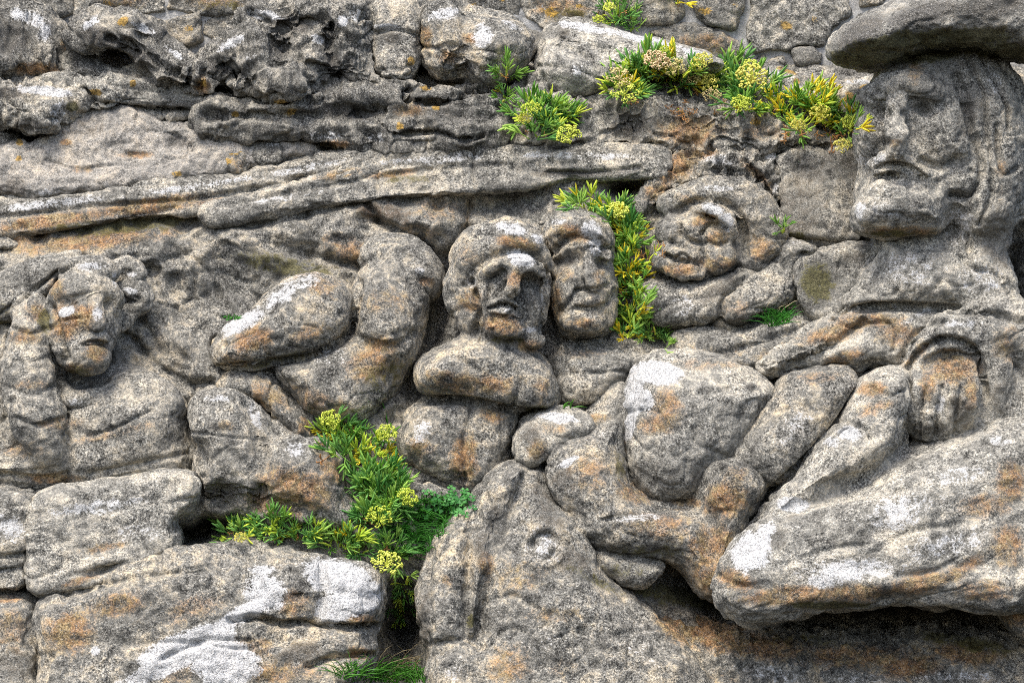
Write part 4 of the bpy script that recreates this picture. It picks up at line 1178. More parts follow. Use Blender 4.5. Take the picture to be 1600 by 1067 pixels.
K.pil('coat', [(1176, 568), (1238, 524), (1288, 492), (1348, 468), (1440, 474), (1540, 480), (1640, 492), (1760, 560), (1760, 720), (1560, 690), (1500, 700), (1420, 700), (1400, 640), (1416, 590), (1362, 574), (1340, 592), (1300, 574), (1240, 574), (1200, 588)], d=14, H=76, R=44, k=10, tv=.22)
K.cap('sleeve', [(1412, 660, 84, 13), (1414, 610, 92, 15), (1426, 566, 98, 18), (1456, 532, 104, 22), (1498, 520, 106, 24), (1540, 540, 100, 24), (1556, 580, 94, 22), (1552, 640, 84, 20), (1546, 680, 76, 16)], k=10)
K.cap('sleeve', [(1480, 520, 84, 30), (1550, 510, 80, 44), (1640, 530, 60, 60)], k=18)
K.ell('hand', 1478, 596, 86, 50, 42, 40, k=10)
for fu, r0, fl in ((1434, 14, -10), (1460, 18, 4), (1490, 19, 8), (1518, 16, -2)):
    K.cap('hand/finger#%d' % fu, [(fu + 6, 566, 84, r0), (fu + 2, 592, 112, r0), (fu - 2, 618, 122, r0), (fu - 9, 648 + fl, 112, r0 - 1), (fu - 12, 672 + fl, 88, r0 - 4)], k=11)
pk = random.Random(9)
for _ in range(45):
    K.dab(pk.uniform(1345, 1590), pk.uniform(100, 470), pk.uniform(4, 9), pk.uniform(4, 8), pk.uniform(0, 90), -pk.uniform(2, 5))
for _ in range(40):
    K.dab(pk.uniform(1300, 1600), pk.uniform(5, 95), pk.uniform(8, 20), pk.uniform(4, 8), pk.uniform(-20, 10), pk.uniform(-7, 5))
# carving marks
K.dab(1382, 176, 15, 10, 0, -17).dab(1446, 170, 20, 10, 10, -18).dab(1452, 182, 7, 7, 0, -7).dab(1378, 190, 8, 7, 0, -6)
K.dab(1386, 222, 9, 8, 0, -8).dab(1502, 212, 11, 13, 0, -9).stroke([(1370, 262), (1396, 255), (1426, 262), (1446, 276)], 5, -9).stroke([(1370, 276), (1390, 272), (1402, 276)], 5, -9)
K.stroke([(1496, 120), (1512, 170), (1524, 220), (1534, 270), (1516, 306), (1488, 306)], 11, -19).stroke([(1440, 250), (1470, 262), (1494, 250)], 10, -12, 'g')
K.stroke([(1536, 90), (1572, 160), (1576, 200)], 6, -13).stroke([(1512, 90), (1536, 150), (1542, 220)], 7, -13).stroke([(1555, 84), (1590, 140)], 6, -11).stroke([(1546, 230), (1550, 300), (1530, 350)], 7, -12)
K.stroke([(1558, 196), (1560, 240), (1570, 272), (1590, 262)], 7, -14).dab(1500, 330, 26, 40, 0, -12).stroke([(1500, 400), (1520, 420), (1560, 430), (1584, 470)], 8, -9).stroke([(1510, 370), (1516, 400)], 8, -14)
K.stroke([(1360, 400), (1372, 380)], 8, -12).dab(1350, 400, 14, 20, 30, -14)
K.stroke([(1310, 484), (1380, 478), (1450, 480), (1540, 488), (1600, 502)], 10, -16).stroke([(1240, 562), (1300, 540), (1350, 500)], 12, -16, 'g').stroke([(1300, 498), (1330, 510), (1380, 502), (1400, 520), (1395, 548)], 6, -10)
K.stroke([(1190, 572), (1230, 552), (1290, 536)], 10, -14).dab(1345, 545, 30, 22, -20, 12).stroke([(1408, 560), (1440, 512), (1480, 500)], 9, -12).stroke([(1444, 540), (1480, 526), (1520, 540), (1538, 590)], 6, -14)
K.stroke([(1412, 590), (1430, 556), (1470, 534), (1508, 540), (1532, 566), (1540, 620)], 9, -16)
for u0 in (1444, 1470, 1500):
    K.stroke([(u0 + 3, 604), (u0 - 4, 640), (u0 - 8, 682)], 6, -9)
K.stroke([(1400, 640), (1402, 690)], 10, -14).stroke([(1415, 690), (1470, 702), (1530, 690)], 10, -14)
K.st('w', (1362, 248, 30, 14, 0, .6), (1380, 330, 50, 16, 0, .55), (1345, 330, 14, 16, 0, .7), (1420, 420, 60, 30, 0, .5), (1530, 440, 40, 34, 0, .5), (1500, 350, 30, 40, 0, .5), (1550, 120, 16, 40, -15, .5), (1440, 490, 40, 6, -30, .7), (1500, 505, 50, 9, 0, .7), (1468, 630, 10, 22, 0, .7), (1530, 540, 14, 40, 0, .4))
K.st('r', (1432, 110, 16, 22, 0, .6), (1398, 222, 12, 10, 0, .6), (1410, 362, 60, 9, 0, .9), (1300, 520, 60, 16, -15, .9), (1360, 500, 60, 14, 0, .95), (1400, 520, 40, 22, 0, .8), (1320, 560, 40, 14, -20, .8), (1490, 575, 46, 30, 0, 1.0), (1450, 600, 16, 30, 0, .8), (1516, 606, 16, 30, 0, .9), (1440, 545, 40, 10, -40, .6), (1570, 540, 26, 40, 0, .6), (1568, 262, 14, 20, 0, .5), (1562, 300, 12, 14, 0, .5))
K.st('m', (1420, 88, 110, 14, -3, .95), (1560, 78, 90, 18, 5, .9), (1340, 92, 50, 16, 5, 1.1), (1400, 66, 90, 18, -10, 1.0), (1480, 62, 120, 20, 0, 1.1), (1390, 365, 40, 6, 0, .8), (1530, 55, 80, 16, 0, .6))
K.st('d', (1510, 180, 22, 60, 12, .6), (1345, 50, 50, 24, -30, 1.0), (1440, 24, 80, 24, -15, .9), (1550, 10, 90, 26, -5, .8), (1490, 105, 70, 20, 0, .5), (1500, 640, 20, 30, 0, .7), (1440, 170, 20, 14, 0, .5), (1560, 370, 40, 60, 0, .5), (1570, 620, 30, 50, 0, .5), (1450, 670, 40, 14, 0, .6))  # hat's own dark, plus shade painted under the brim and into face hollows
K.build()

# ------------------------------------------------------------------ L: the great reclining limbs
stone('carved_barrel', 'smooth barrel-shaped stone with a dripping white lichen splash on its top left', 'carving', 670, slope=.3, d=0, mat='pale', style='smooth') \
    .pil('carved_barrel', [(968, 632), (984, 584), (1008, 558), (1060, 556), (1112, 557), (1152, 569), (1202, 600), (1210, 622), (1184, 655), (1154, 704), (1132, 724), (1106, 742), (1088, 776), (1042, 784), (1006, 768), (984, 738), (974, 690)], d=8, H=118, R=95, tv=-.05) \
    .dab(1172, 604, 9, 7, 0, 7).stroke([(1060, 620), (1120, 612), (1170, 606)], 9, -4).stroke([(980, 644), (1010, 640), (1030, 644)], 6, -5) \
    .st('w', (1022, 582, 44, 19, 4, 1.6), (996, 626, 28, 22, 0, 1.6), (984, 662, 10, 30, 12, 1.5), (992, 602, 16, 26, 20, 1.4)).st('r', (1040, 640, 34, 40, 0, .8), (1030, 662, 40, 18, 0, .85), (1100, 568, 60, 10, 0, .5), (974, 700, 6, 40, 0, .9)) \
    .st('d', (1050, 740, 80, 36, 0, .5), (1172, 604, 9, 7, 0, .9)).build()  # broad dark patch paints shade on the underside; the small one is a spot
stone('boulder', 'smooth egg of rock with rust under it, between the folded arms and the reclining knee', 'rock', 690, slope=.3, mat='pale', style='smooth') \
    .pil('boulder', [(800, 704), (808, 668), (834, 648), (870, 641), (904, 647), (926, 666), (906, 690), (872, 706), (850, 722), (826, 730)], d=10, H=80, R=44) \
    .st('w', (872, 652, 40, 10, 5, .8)).st('r', (840, 700, 18, 18, 0, .9), (860, 668, 30, 10, 0, .5)).st('d', (828, 680, 20, 22, 20, .6)).build()
stone('boulder', 'pointed grey wedge of rock behind the reclining knee', 'rock', 640, slope=.3, mat='granite', style='smooth') \
    .pil('boulder', [(906, 656), (934, 620), (976, 588), (992, 640), (984, 700), (950, 700), (920, 680)], d=-4, H=62, R=34).st('r', (930, 652, 30, 7, 0, .5)).build()
Lg = stone('carved_figure', 'headless carved reclining figure of thick folded limbs across the lower right middle', 'carving', 760, slope=.28, d=6, mat='warm', style='smooth')
Lg.pil('thigh', [(850, 748), (856, 712), (878, 690), (908, 680), (948, 658), (970, 656), (976, 700), (988, 742), (1012, 772), (1060, 782), (1096, 786), (1112, 804), (1110, 850), (1130, 880), (1118, 934), (1096, 926), (1076, 900), (1060, 880), (1030, 874), (998, 874), (960, 872), (930, 862), (902, 836), (882, 802), (862, 768)], d=4, H=104, R=74, k=10)
Lg.ell('thigh', 900, 742, 70, 50, 54, 40, k=22)
Lg.pil('foot', [(1088, 762), (1094, 740), (1110, 722), (1142, 714), (1184, 728), (1198, 762), (1176, 804), (1156, 844), (1134, 884), (1114, 894), (1104, 850), (1108, 806), (1090, 786)], d=10, H=104, R=52, k=22)
Lg.pil('arm', [(1206, 616), (1224, 582), (1264, 564), (1312, 566), (1342, 590), (1336, 624), (1302, 674), (1252, 724), (1206, 766), (1182, 744), (1144, 722), (1152, 700), (1180, 652)], d=10, H=92, R=58, k=8)
Lg.stroke([(1206, 766), (1252, 724), (1304, 670), (1340, 612)], 9, -20).stroke([(940, 812), (980, 806), (1040, 794), (1090, 790)], 6, -5)
Lg.dab(1130, 728, 9, 7, -30, 9)
Lg.stroke([(862, 760), (900, 820), (960, 868), (1030, 872)], 12, 4)
for k in range(3):
    Lg.stroke([(1362, 594 + 8 * k), (1388, 588 + 8 * k), (1412, 592 + 8 * k)], 4, -6)
Lg.st('w', (885, 722, 22, 7, -28, .9), (950, 680, 24, 14, 0, .4), (1328, 676, 22, 14, 10, 1.05), (1300, 690, 16, 10, 0, .8), (1240, 670, 40, 26, -50, .5), (1000, 808, 70, 8, -5, .6))
Lg.st('r', (1136, 778, 40, 34, -20, 1.05), (1150, 740, 30, 16, 0, .7), (920, 740, 34, 30, 0, .6), (990, 770, 34, 16, 30, .8), (1060, 780, 50, 9, 5, .9), (1030, 820, 60, 26, 0, .7), (1100, 860, 34, 40, 0, .8), (1130, 850, 24, 40, -20, .9), (1366, 608, 26, 14, 0, 1.0), (1370, 636, 40, 12, -20, .7), (1280, 590, 40, 12, 0, .6), (1110, 900, 30, 26, 0, .8))
Lg.st('d', (880, 752, 26, 26, 0, .6), (960, 860, 40, 12, 10, .6), (1130, 728, 10, 7, 0, .9), (1280, 740, 40, 12, -20, .4)).st('m', (970, 722, 9, 40, 0, .5), (1020, 860, 80, 14, 0, .6))
Lg.build()
stone('boulder', 'low dark lump of rock jammed under the reclining thigh', 'rock', 890, slope=.3, mat='granite', style='smooth') \
    .pil('boulder', [(930, 862), (960, 866), (1004, 870), (1034, 880), (1026, 904), (992, 914), (962, 904), (940, 886)], d=4, H=50, R=24).st('m', (980, 890, 50, 14, 5, .5)).build()
M_ = stone('rock_slab', 'huge pale overhanging slab along the lower right with an orange lower lip over a black cave', 'rock', 850, slope=.40, d=26, mat='pale', style='granite', strata=(-12, 1.7))
M_.pil('slab', [(1132, 862), (1166, 822), (1212, 796), (1272, 784), (1345, 762), (1410, 712), (1480, 690), (1560, 664), (1640, 640), (1780, 640), (1780, 930), (1640, 940), (1596, 938), (1560, 947), (1520, 942), (1460, 938), (1400, 936), (1340, 948), (1280, 946), (1230, 957), (1182, 967), (1150, 962), (1104, 930), (1116, 892)], d=14, H=150, R=66, p=2.5)
M_.pil('forearm', [(1344, 612), (1370, 584), (1408, 578), (1424, 610), (1412, 650), (1404, 696), (1384, 720), (1332, 752), (1268, 778), (1216, 800), (1190, 806), (1196, 776), (1252, 722), (1312, 650)], d=20, H=112, R=46, k=30)
M_.stroke([(1408, 706), (1345, 754), (1275, 784), (1216, 802)], 12, -4, 'g')
M_.stroke([(1366, 606), (1390, 616), (1412, 610)], 6, -10).dab(1328, 676, 22, 14, 0, -9).stroke([(1300, 690), (1320, 666), (1350, 668), (1360, 684)], 5, -8).stroke([(1112, 894), (1150, 912), (1190, 918)], 9, -7).stroke([(1230, 880), (1300, 856), (1360, 850)], 7, -5).stroke([(1400, 900), (1450, 895), (1500, 870)], 8, -5) \
    .dab(1235, 788, 24, 14, 0, -3).dab(1440, 780, 60, 30, -20, 6).stroke([(1590, 850), (1592, 890), (1586, 930)], 10, -6, 'g').dab(1380, 830, 40, 20, -20, -6).dab(1175, 950, 12, 7, 0, 6) \
    .st('r', (1366, 608, 26, 14, 0, 1.0), (1370, 636, 40, 12, -20, .7)).st('w', (1328, 676, 22, 14, 10, 1.05), (1300, 690, 16, 10, 0, .8), (1238, 788, 26, 12, 5, 1.7), (1172, 862, 34, 38, 25, 1.3), (1195, 830, 26, 14, -30, .9), (1400, 800, 90, 30, -18, .6), (1500, 740, 60, 20, -10, .55), (1560, 690, 24, 14, 0, .7), (1330, 890, 90, 22, -5, .75), (1290, 905, 40, 16, 0, .8), (1480, 850, 80, 24, -15, .65)) \
    .st('r', (1150, 905, 40, 20, 20, 1.05), (1230, 930, 90, 18, -3, 1.05), (1340, 925, 70, 16, 0, 1.0), (1440, 910, 60, 18, -12, 1.0), (1500, 890, 50, 14, -30, .9), (1580, 750, 26, 40, 0, 1.0), (1540, 790, 50, 22, 0, .7), (1575, 850, 30, 40, 0, .9), (1530, 920, 50, 16, 0, .7), (1540, 930, 40, 10, 0, .8)) \
    .st('d', (1210, 840, 26, 20, 0, .7), (1360, 868, 30, 9, -40, .5), (1470, 860, 40, 9, -20, .4), (1250, 810, 30, 9, 0, .5)).st('m', (1300, 945, 90, 7, 0, .8), (1160, 935, 30, 8, 20, .5)).build()
stone('boulder', 'rusty brown rock end turning down at the right edge below the overhanging slab', 'rock', 960, slope=.3, mat='warm', style='granite') \
    .pil('boulder', [(1560, 944), (1590, 936), (1640, 930), (1780, 930), (1780, 1040), (1660, 1020), (1620, 1000), (1585, 970)], d=30, H=80, R=40).st('r', (1590, 955, 40, 24, 20, 1)).build()

# ------------------------------------------------------------------ N: carved sea monster
N_ = stone('carved_monster', 'carved sea monster with a ringed round eye and scaly bumps, bottom middle', 'carving', 900, slope=.34, d=0, mat='warm', style='smooth')
N_.pil('body', [(790, 770), (810, 734), (846, 728), (872, 780), (902, 842), (938, 884), (962, 908), (1012, 952), (1062, 992), (1110, 1060), (1160, 1180), (760, 1180), (740, 1000), (752, 920), (772, 850)], d=0, H=96, R=70, k=10)
N_.ell('body', 846, 900, 64, 84, 110, 40, ang=-12, k=26)
N_.pil('fin', [(736, 800), (748, 762), (776, 728), (806, 720), (826, 728), (816, 770), (798, 810), (780, 860), (756, 920), (742, 985), (730, 990), (734, 900)], d=8, H=92, R=34, k=9)
N_.pil('flank', [(652, 950), (656, 905), (680, 862), (702, 820), (736, 782), (748, 800), (738, 880), (736, 985), (722, 1010), (676, 1010), (660, 990)], d=2, H=86, R=40, k=9)
N_.pil('jaw', [(668, 1030), (676, 1004), (726, 996), (756, 1010), (786, 982), (806, 978), (836, 1000), (846, 1050), (840, 1180), (690, 1180), (676, 1080)], d=6, H=92, R=40, k=20)
N_.ell('eye', 851, 853, 88, 13, 13, 12, k=4)
N_.ring(851, 853, 19, 5, -7).ring(851, 853, 31, 7, 5)
rs = random.Random(4)
for row in range(7):
    for c in range(9):
        u = 858 + c * 30 + (row % 2) * 15 + rs.uniform(-4, 4)
        v = 950 + row * 24 + c * 3 + rs.uniform(-4, 4)
        if v < 938 + (u - 900) * .55 or v < 930 + (u - 940) * .75 or u > 1070:
            continue
        N_.dab(u, v, 15, 12, 10, rs.uniform(5, 8))
N_.stroke([(818, 745), (802, 790), (780, 850)], 8, -6).stroke([(676, 1006), (726, 998), (757, 1012), (790, 982), (820, 986)], 8, -7)
N_.stroke([(672, 860), (668, 920), (676, 985)], 10, -9).dab(690, 1020, 14, 8, -20, -8).stroke([(760, 940), (800, 930), (840, 950)], 10, -7).dab(770, 830, 20, 40, 20, -8).dab(760, 880, 16, 20, 10, 7)
N_.st('d', (852, 790, 30, 50, -25, .6), (775, 810, 22, 30, 15, .6), (900, 880, 30, 40, -35, .6), (665, 960, 12, 60, 0, .6), (755, 850, 18, 30, 0, .6)).st('r', (700, 905, 14, 12, 0, .7), (760, 880, 14, 30, 0, .6), (870, 960, 60, 14, 0, .5), (800, 1040, 40, 40, 0, .5), (1060, 980, 40, 26, 20, .9), (880, 1040, 26, 20, 0, .5), (820, 900, 50, 34, 0, .4))
N_.st('m', (735, 970, 9, 16, 0, 1.0), (930, 905, 60, 10, 25, .6)).st('w', (850, 853, 34, 34, 0, .5), (1000, 1000, 60, 40, 30, .4), (710, 1040, 30, 24, 0, .45), (850, 1000, 60, 24, 0, .4))
N_.build()
stone('boulder', 'rough rust-brown rock floor under the cave of the overhanging slab, bottom right', 'rock', 1067, slope=.85, mat='warm', style='rough', nscale=.8) \
    .pil('boulder', [(940, 918), (1000, 934), (1060, 944), (1110, 968), (1180, 984), (1300, 990), (1420, 984), (1560, 990), (1780, 1010), (1780, 1200), (1100, 1200), (1060, 1060), (1000, 985)], d=-46, H=60, R=44) \
    .st('r', (1100, 985, 90, 30, 20, 1.05), (1200, 1010, 90, 26, 5, 1.0), (1340, 1025, 110, 24, 0, .9), (1420, 1040, 60, 22, 0, 1.1), (1510, 1020, 60, 20, 10, 1.0)).st('m', (1000, 935, 60, 8, 8, .7), (1500, 1000, 80, 14, 10, .8), (1250, 1000, 90, 12, 0, .6)).st('w', (1200, 1050, 70, 14, 10, .6), (1480, 1055, 80, 12, 0, .6), (1340, 1060, 60, 10, 0, .5)).build()

# ------------------------------------------------------------------ plants
class MB:
    def __init__(self):
        self.v, self.f = [], []

    def tube(self, pts, radii, sides=4, flat=1.0):
        pts = [Vector(p) for p in pts]
        b = len(self.v)
        n = len(pts)
        for i, p in enumerate(pts):
            t = (pts[min(i + 1, n - 1)] - pts[max(i - 1, 0)]).normalized()
            a = t.cross(Vector((0.13, 0.97, 0.21)))
            if a.length < 1e-3:
                a = t.cross(Vector((1, 0, 0)))
            a.normalize()
            c = t.cross(a)
            for k in range(sides):
                w = 2 * math.pi * k / sides
                self.v.append(p + a * (math.cos(w) * radii[i]) + c * (math.sin(w) * radii[i] * flat))
        for i in range(n - 1):
            for k in range(sides):
                k2 = (k + 1) % sides
                self.f.append((b + i * sides + k, b + i * sides + k2, b + (i + 1) * sides + k2, b + (i + 1) * sides + k))

    def blob(self, c, r):
        b = len(self.v)
        c = Vector(c)
        for d in ((1, 0, 0), (0, 1, 0), (-1, 0, 0), (0, -1, 0), (0, 0, 1), (0, 0, -1)):
            self.v.append(c + Vector(d) * r)
        for k in range(4):
            k2 = (k + 1) % 4
            self.f.append((b + k, b + k2, b + 4))
            self.f.append((b + k2, b + k, b + 5))

    def mesh(self, name, mat):
        me = bpy.data.meshes.new(name)
        me.from_pydata([tuple(v) for v in self.v], [], self.f)
        me.polygons.foreach_set("use_smooth", np.full(len(me.polygons), True))
        me.materials.append(mat)
        me.update()
        return me


PR = random.Random(11)


def sprig(nleaf, ln, wid, spread, curl, droop=0.0):
    m = MB()
    stalk = ln * PR.uniform(0.5, 0.9)
    m.tube([(0, 0, -0.3 * ln), (0.02 * ln, 0, 0.2 * stalk), (0, 0.02 * ln, stalk)], [wid * .55, wid * .5, wid * .4], 4)
    for i in range(nleaf):
        a = 2.4 * i + PR.uniform(-.4, .4)
        h = stalk * (0.35 + 0.65 * (i + 1) / nleaf)
        tilt = spread * PR.uniform(0.5, 1.2) * (1.15 - 0.65 * (i + 1) / nleaf)
        L = ln * PR.uniform(0.75, 1.2)
        d = Vector((math.cos(a) * math.sin(tilt), math.sin(a) * math.sin(tilt), math.cos(tilt)))
        up = Vector((0, 0, 1))
        pts, rad = [], []
        for s, r in ((0, .35), (.25, .8), (.6, 1.0), (.86, .75), (1, .12)):
            pts.append(Vector((0, 0, h)) + d * (L * s) + up * (curl * L * s * s) - up * (droop * L * s * s * 1.4))
            rad.append(wid * r)
        m.tube(pts, rad, 5, 0.62)
    return m


SPRIGS = [sprig(5, 24, 2.3, .8, .22), sprig(7, 20, 2.1, 1.0, .18), sprig(4, 28, 2.5, .6, .12), sprig(8, 17, 1.9, 1.15, .28)]
DROOP = [sprig(5, 22, 1.5, .8, .0, .5), sprig(4, 26, 1.4, .6, .0, .7)]
LEAFMESH = {}
for mk in ('green', 'deep', 'lime', 'yellow'):
    for i, s in enumerate(SPRIGS):
        LEAFMESH[mk, i] = s.mesh('leaf', LEAF[mk])
for i, s in enumerate(DROOP):
    LEAFMESH['dry', i] = s.mesh('leaf', LEAF['dry'])


def umbel_mesh(mk, seed, dense):
    rs_ = random.Random(seed)
    m = MB()
    n = 19 if dense else 14
    for i in range(n):
        z = 1 - (i + .5) / n * 0.95
        r = math.sqrt(max(0, 1 - z * z))
        a = i * 2.399963 + rs_.uniform(-.2, .2)
        c = Vector((r * math.cos(a), r * math.sin(a), z * .6)) * rs_.uniform(.74, 1.0)
        m.tube([(0, 0, -.25), c * .6, c], [.035, .03, .03], 3)
        ax = c.normalized()
        for k in range(13):
            q = Vector((rs_.gauss(0, 1), rs_.gauss(0, 1), rs_.gauss(0, 1))).normalized()
            if q.dot(ax) < -.3:
                q = -q
            m.blob(c + q * .21 + ax * .04, rs_.uniform(.055, .11))
    return m.mesh('flower_head', LEAF[mk])


UMBELS = {k: [umbel_mesh(k, s, d) for s, d in ((1, True), (2, False), (3, True))] for k in ('umbel', 'umbel_pink', 'umbel_gold')}


def put(me, name, parent, loc, direction, size, spin, pl):
    o = bpy.data.objects.new(name, me)
    COL.objects.link(o)
    o.parent = parent
    R = Vector(direction).to_track_quat('Z', 'Y').to_matrix().to_4x4() @ Matrix.Rotation(spin, 4, 'Z')
    o.matrix_local = Matrix.Translation(Vector(loc) - pl) @ R @ Matrix.Scale(size, 4)
    return o


def samphire(label, areas, n, mixw, flowers=(), size=1.0, root=None, group='samphire plants growing in the cracks', out=1.0, lift=16, name='samphire_plant', cat='plant', hang=0.0):
    tot = sum(a[2] * a[3] for a in areas)
    cu = sum(a[0] * a[2] * a[3] for a in areas) / tot
    cv = sum(a[1] * a[2] * a[3] for a in areas) / tot
    ru, rv = root or (cu, cv)
    rd = depth_at(ru, rv)
    pl = Vector(to_world(*img_to_relief(ru, rv, rd), rd))
    r = bpy.data.objects.new(name, None)
    r.empty_display_size = .05
    COL.objects.link(r)
    r.location = pl
    r['label'], r['category'], r['group'] = label, cat, group
    mixw = dict(mixw)
    mixw.setdefault('dry', sum(mixw.values()) * .05)
    keys, ws = zip(*mixw.items())
    stems = MB()
    for i in range(int(n * .9)):
        a = PR.choices(areas, [q[2] * q[3] for q in areas])[0]
        th, rr = PR.uniform(0, 6.283), math.sqrt(PR.random())
        ex, ey = math.cos(th) * rr, math.sin(th) * rr
        u, v = a[0] + ex * a[2] * .86, a[1] + ey * a[3] * .86
        d = depth_at(u, v) + PR.uniform(-4, lift)
        p = Vector(to_world(*img_to_relief(u, v, d), d))
        k = PR.choices(keys, ws)[0]
        dirn = Vector((ex * .9 * out + PR.gauss(0, .3), -.55 + PR.gauss(0, .25), .55 - ey * .6 * out + PR.gauss(0, .3) - hang))
        if k == 'dry':
            dirn.z -= 1.0
        j = PR.randrange(2 if k == 'dry' else 4)
        put(LEAFMESH[k, j], 'leaf', r, p, dirn, U * size * PR.uniform(.5, 1.08), PR.uniform(0, 6.28), pl)
        if i % 5 == 0:
            ca = Vector(to_world(*img_to_relief(a[0] * .6 + u * .4, a[1] * .6 + v * .4 + 6, d - 12), d - 12))
            mid = (ca + p) * .5 + Vector((0, -.012, .004))
            stems.tube([ca - pl, mid - pl, p - pl], [1.7 * U, 1.5 * U, 1.2 * U], 4)
    for fu, fv, fr, fk in flowers:
        d = depth_at(fu, fv) + lift + 32
        p = Vector(to_world(*img_to_relief(fu, fv, d), d))
        h = put(PR.choice(UMBELS[fk]), 'flower_head', r, p, Vector((PR.gauss(0, .18), -.75, .75)), U * fr * 1.08, PR.uniform(0, 6), pl)
        q = MB()
        e = Vector(to_world(*img_to_relief(fu + PR.uniform(-8, 8), fv + fr * 1.7, d - 14 - fr), d - 14 - fr))
        q.tube([e - p, (e - p) * .45 + Vector((0, -.006, 0)), Vector((0, 0, -.1 * fr * U))], [1.9 * U, 1.7 * U, 1.4 * U], 5)
        st = bpy.data.objects.new('stalk', q.mesh('stalk', LEAF['lime']))
        COL.objects.link(st)
        st.parent = h
        st.matrix_parent_inverse = (h.matrix_local.to_3x3().to_4x4()).inverted()
    if stems.v:
        o = bpy.data.objects.new('stem', stems.mesh('stem', LEAF['lime']))
        COL.objects.link(o)
        o.parent = r
    return r


samphire('small samphire clump growing out of the wall joints, a lime flower at its left', [(965, 22, 32, 22), (985, 42, 16, 8)], 60,
         {'green': 6, 'deep': 4, 'lime': 1}, [(934, 31, 8, 'umbel'), (952, 12, 9, 'umbel')], .7)
samphire('samphire clump cut off by the top edge of the picture', [(1054, -4, 26, 14)], 36, {'green': 5, 'deep': 2, 'yellow': 2}, [], .65)
samphire('thin sprig of samphire hanging in the crack beside the cleft boulder', [(792, 118, 20, 18), (788, 150, 10, 14)], 30,
         {'green': 5, 'deep': 3, 'yellow': 1.2}, [], .75)
samphire('samphire clump with lime flower heads standing on the carved ledge', [(835, 182, 36, 22), (872, 182, 26, 26), (840, 208, 26, 14)], 100,
         {'green': 6, 'deep': 5, 'lime': 1.5}, [(830, 171, 13, 'umbel'), (818, 187, 10, 'umbel_gold'), (888, 212, 17, 'umbel')], .95)
samphire('largest samphire bush with pinkish flower heads, spreading over the pale ridge', [(975, 135, 30, 26), (1012, 112, 34, 24), (1060, 118, 34, 26), (1095, 130, 26, 22)], 170,
         {'green': 7, 'deep': 4, 'lime': 3, 'yellow': 1.6, 'dry': .5},
         [(968, 122, 17, 'umbel_pink'), (976, 146, 19, 'umbel'), (1025, 96, 18, 'umbel_pink'), (1052, 106, 16, 'umbel_pink'), (1098, 96, 14, 'umbel_gold'), (1082, 122, 14, 'umbel_pink'), (1106, 130, 16, 'umbel_gold'), (1112, 151, 13, 'umbel_pink'), (1038, 78, 7, 'umbel')], 1.0)
samphire('middle samphire bush of the upper row with one broad golden flower head', [(1145, 120, 20, 24), (1170, 142, 40, 22), (1160, 165, 26, 14)], 100,
         {'green': 5, 'deep': 7, 'lime': 1.5, 'yellow': .6}, [(1172, 105, 13, 'umbel'), (1176, 124, 24, 'umbel_gold'), (1158, 164, 15, 'umbel')], 1.0)
samphire('samphire bush with yellow tips and withered strands beside the hatted man', [(1222, 172, 24, 24), (1265, 162, 38, 24), (1290, 178, 22, 18), (1325, 196, 24, 26), (1250, 200, 22, 12)], 150,
         {'green': 6, 'deep': 3, 'lime': 3, 'yellow': 2}, [(1283, 136, 11, 'umbel'), (1282, 178, 15, 'umbel_gold'), (1247, 196, 11, 'umbel_gold'), (1328, 194, 14, 'umbel'), (1316, 228, 12, 'umbel_gold')], .95)
for lab, ar, n_ in (('withered brown strands hanging below the largest samphire bush', (1066, 170, 14, 10), 9),
                    ('small withered wisp hanging below the middle samphire bush', (1128, 168, 8, 6), 4),
                    ('withered strands at the left foot of the yellow-tipped samphire bush', (1232, 206, 10, 8), 6),
                    ('withered strands hanging right of the yellow-tipped samphire bush\'s centre', (1298, 212, 12, 10), 8)):
    samphire(lab, [ar], n_, {'dry': 1}, [], .9, group='withered plants', cat='dead plant', name='withered_plant')
samphire('tall column of samphire with bright yellow tips beside the second carved face', [(915, 320, 30, 9), (962, 338, 20, 20), (984, 372, 19, 24), (980, 415, 18, 24), (990, 452, 19, 24), (990, 490, 19, 22), (980, 522, 16, 12)], 280,
         {'green': 8, 'deep': 4, 'lime': 1.6, 'yellow': 2.2}, [(966, 330, 15, 'umbel')], .9, lift=24)
samphire('small dark green weed hugging the foot of the samphire column', [(1025, 520, 24, 14), (1040, 538, 14, 10)], 40, {'deep': 5, 'green': 4}, [], .6)
samphire('dried seed heads between the samphire column and the grinning head', [(1012, 402, 14, 14), (1030, 380, 8, 14)], 14, {'dry': 1, 'lime': .35}, [], .75, group='withered plants', cat='dead plant', name='withered_plant')
samphire('samphire bush with two lime flower heads below the slumped figure', [(520, 672, 30, 20), (552, 692, 34, 22), (585, 690, 24, 16), (540, 712, 36, 10)], 100,
         {'green': 5, 'deep': 5, 'lime': 4, 'yellow': 1}, [(516, 656, 15, 'umbel'), (604, 678, 15, 'umbel')], .95)
samphire('yellowing low samphire mat below the two lime flower heads', [(580, 712, 34, 10)], 28, {'yellow': 4, 'lime': 4, 'dry': 1}, [], .6)
samphire('lush green samphire bush filling the gully between the boulders', [(585, 755, 36, 28), (605, 775, 38, 32), (578, 790, 26, 28), (594, 812, 30, 16)], 210,
         {'green': 7, 'deep': 8, 'lime': 1.0}, [(636, 778, 15, 'umbel'), (592, 808, 17, 'umbel')], .95)
samphire('trailing samphire lying along the top of the white lichen boulder', [(372, 832, 32, 14), (425, 822, 34, 22), (470, 834, 40, 16), (530, 846, 40, 16), (560, 858, 22, 10)], 170,
         {'green': 6, 'deep': 8, 'lime': 2, 'yellow': .8, 'dry': .3}, [(376, 840, 9, 'umbel_gold')], .85, lift=20)
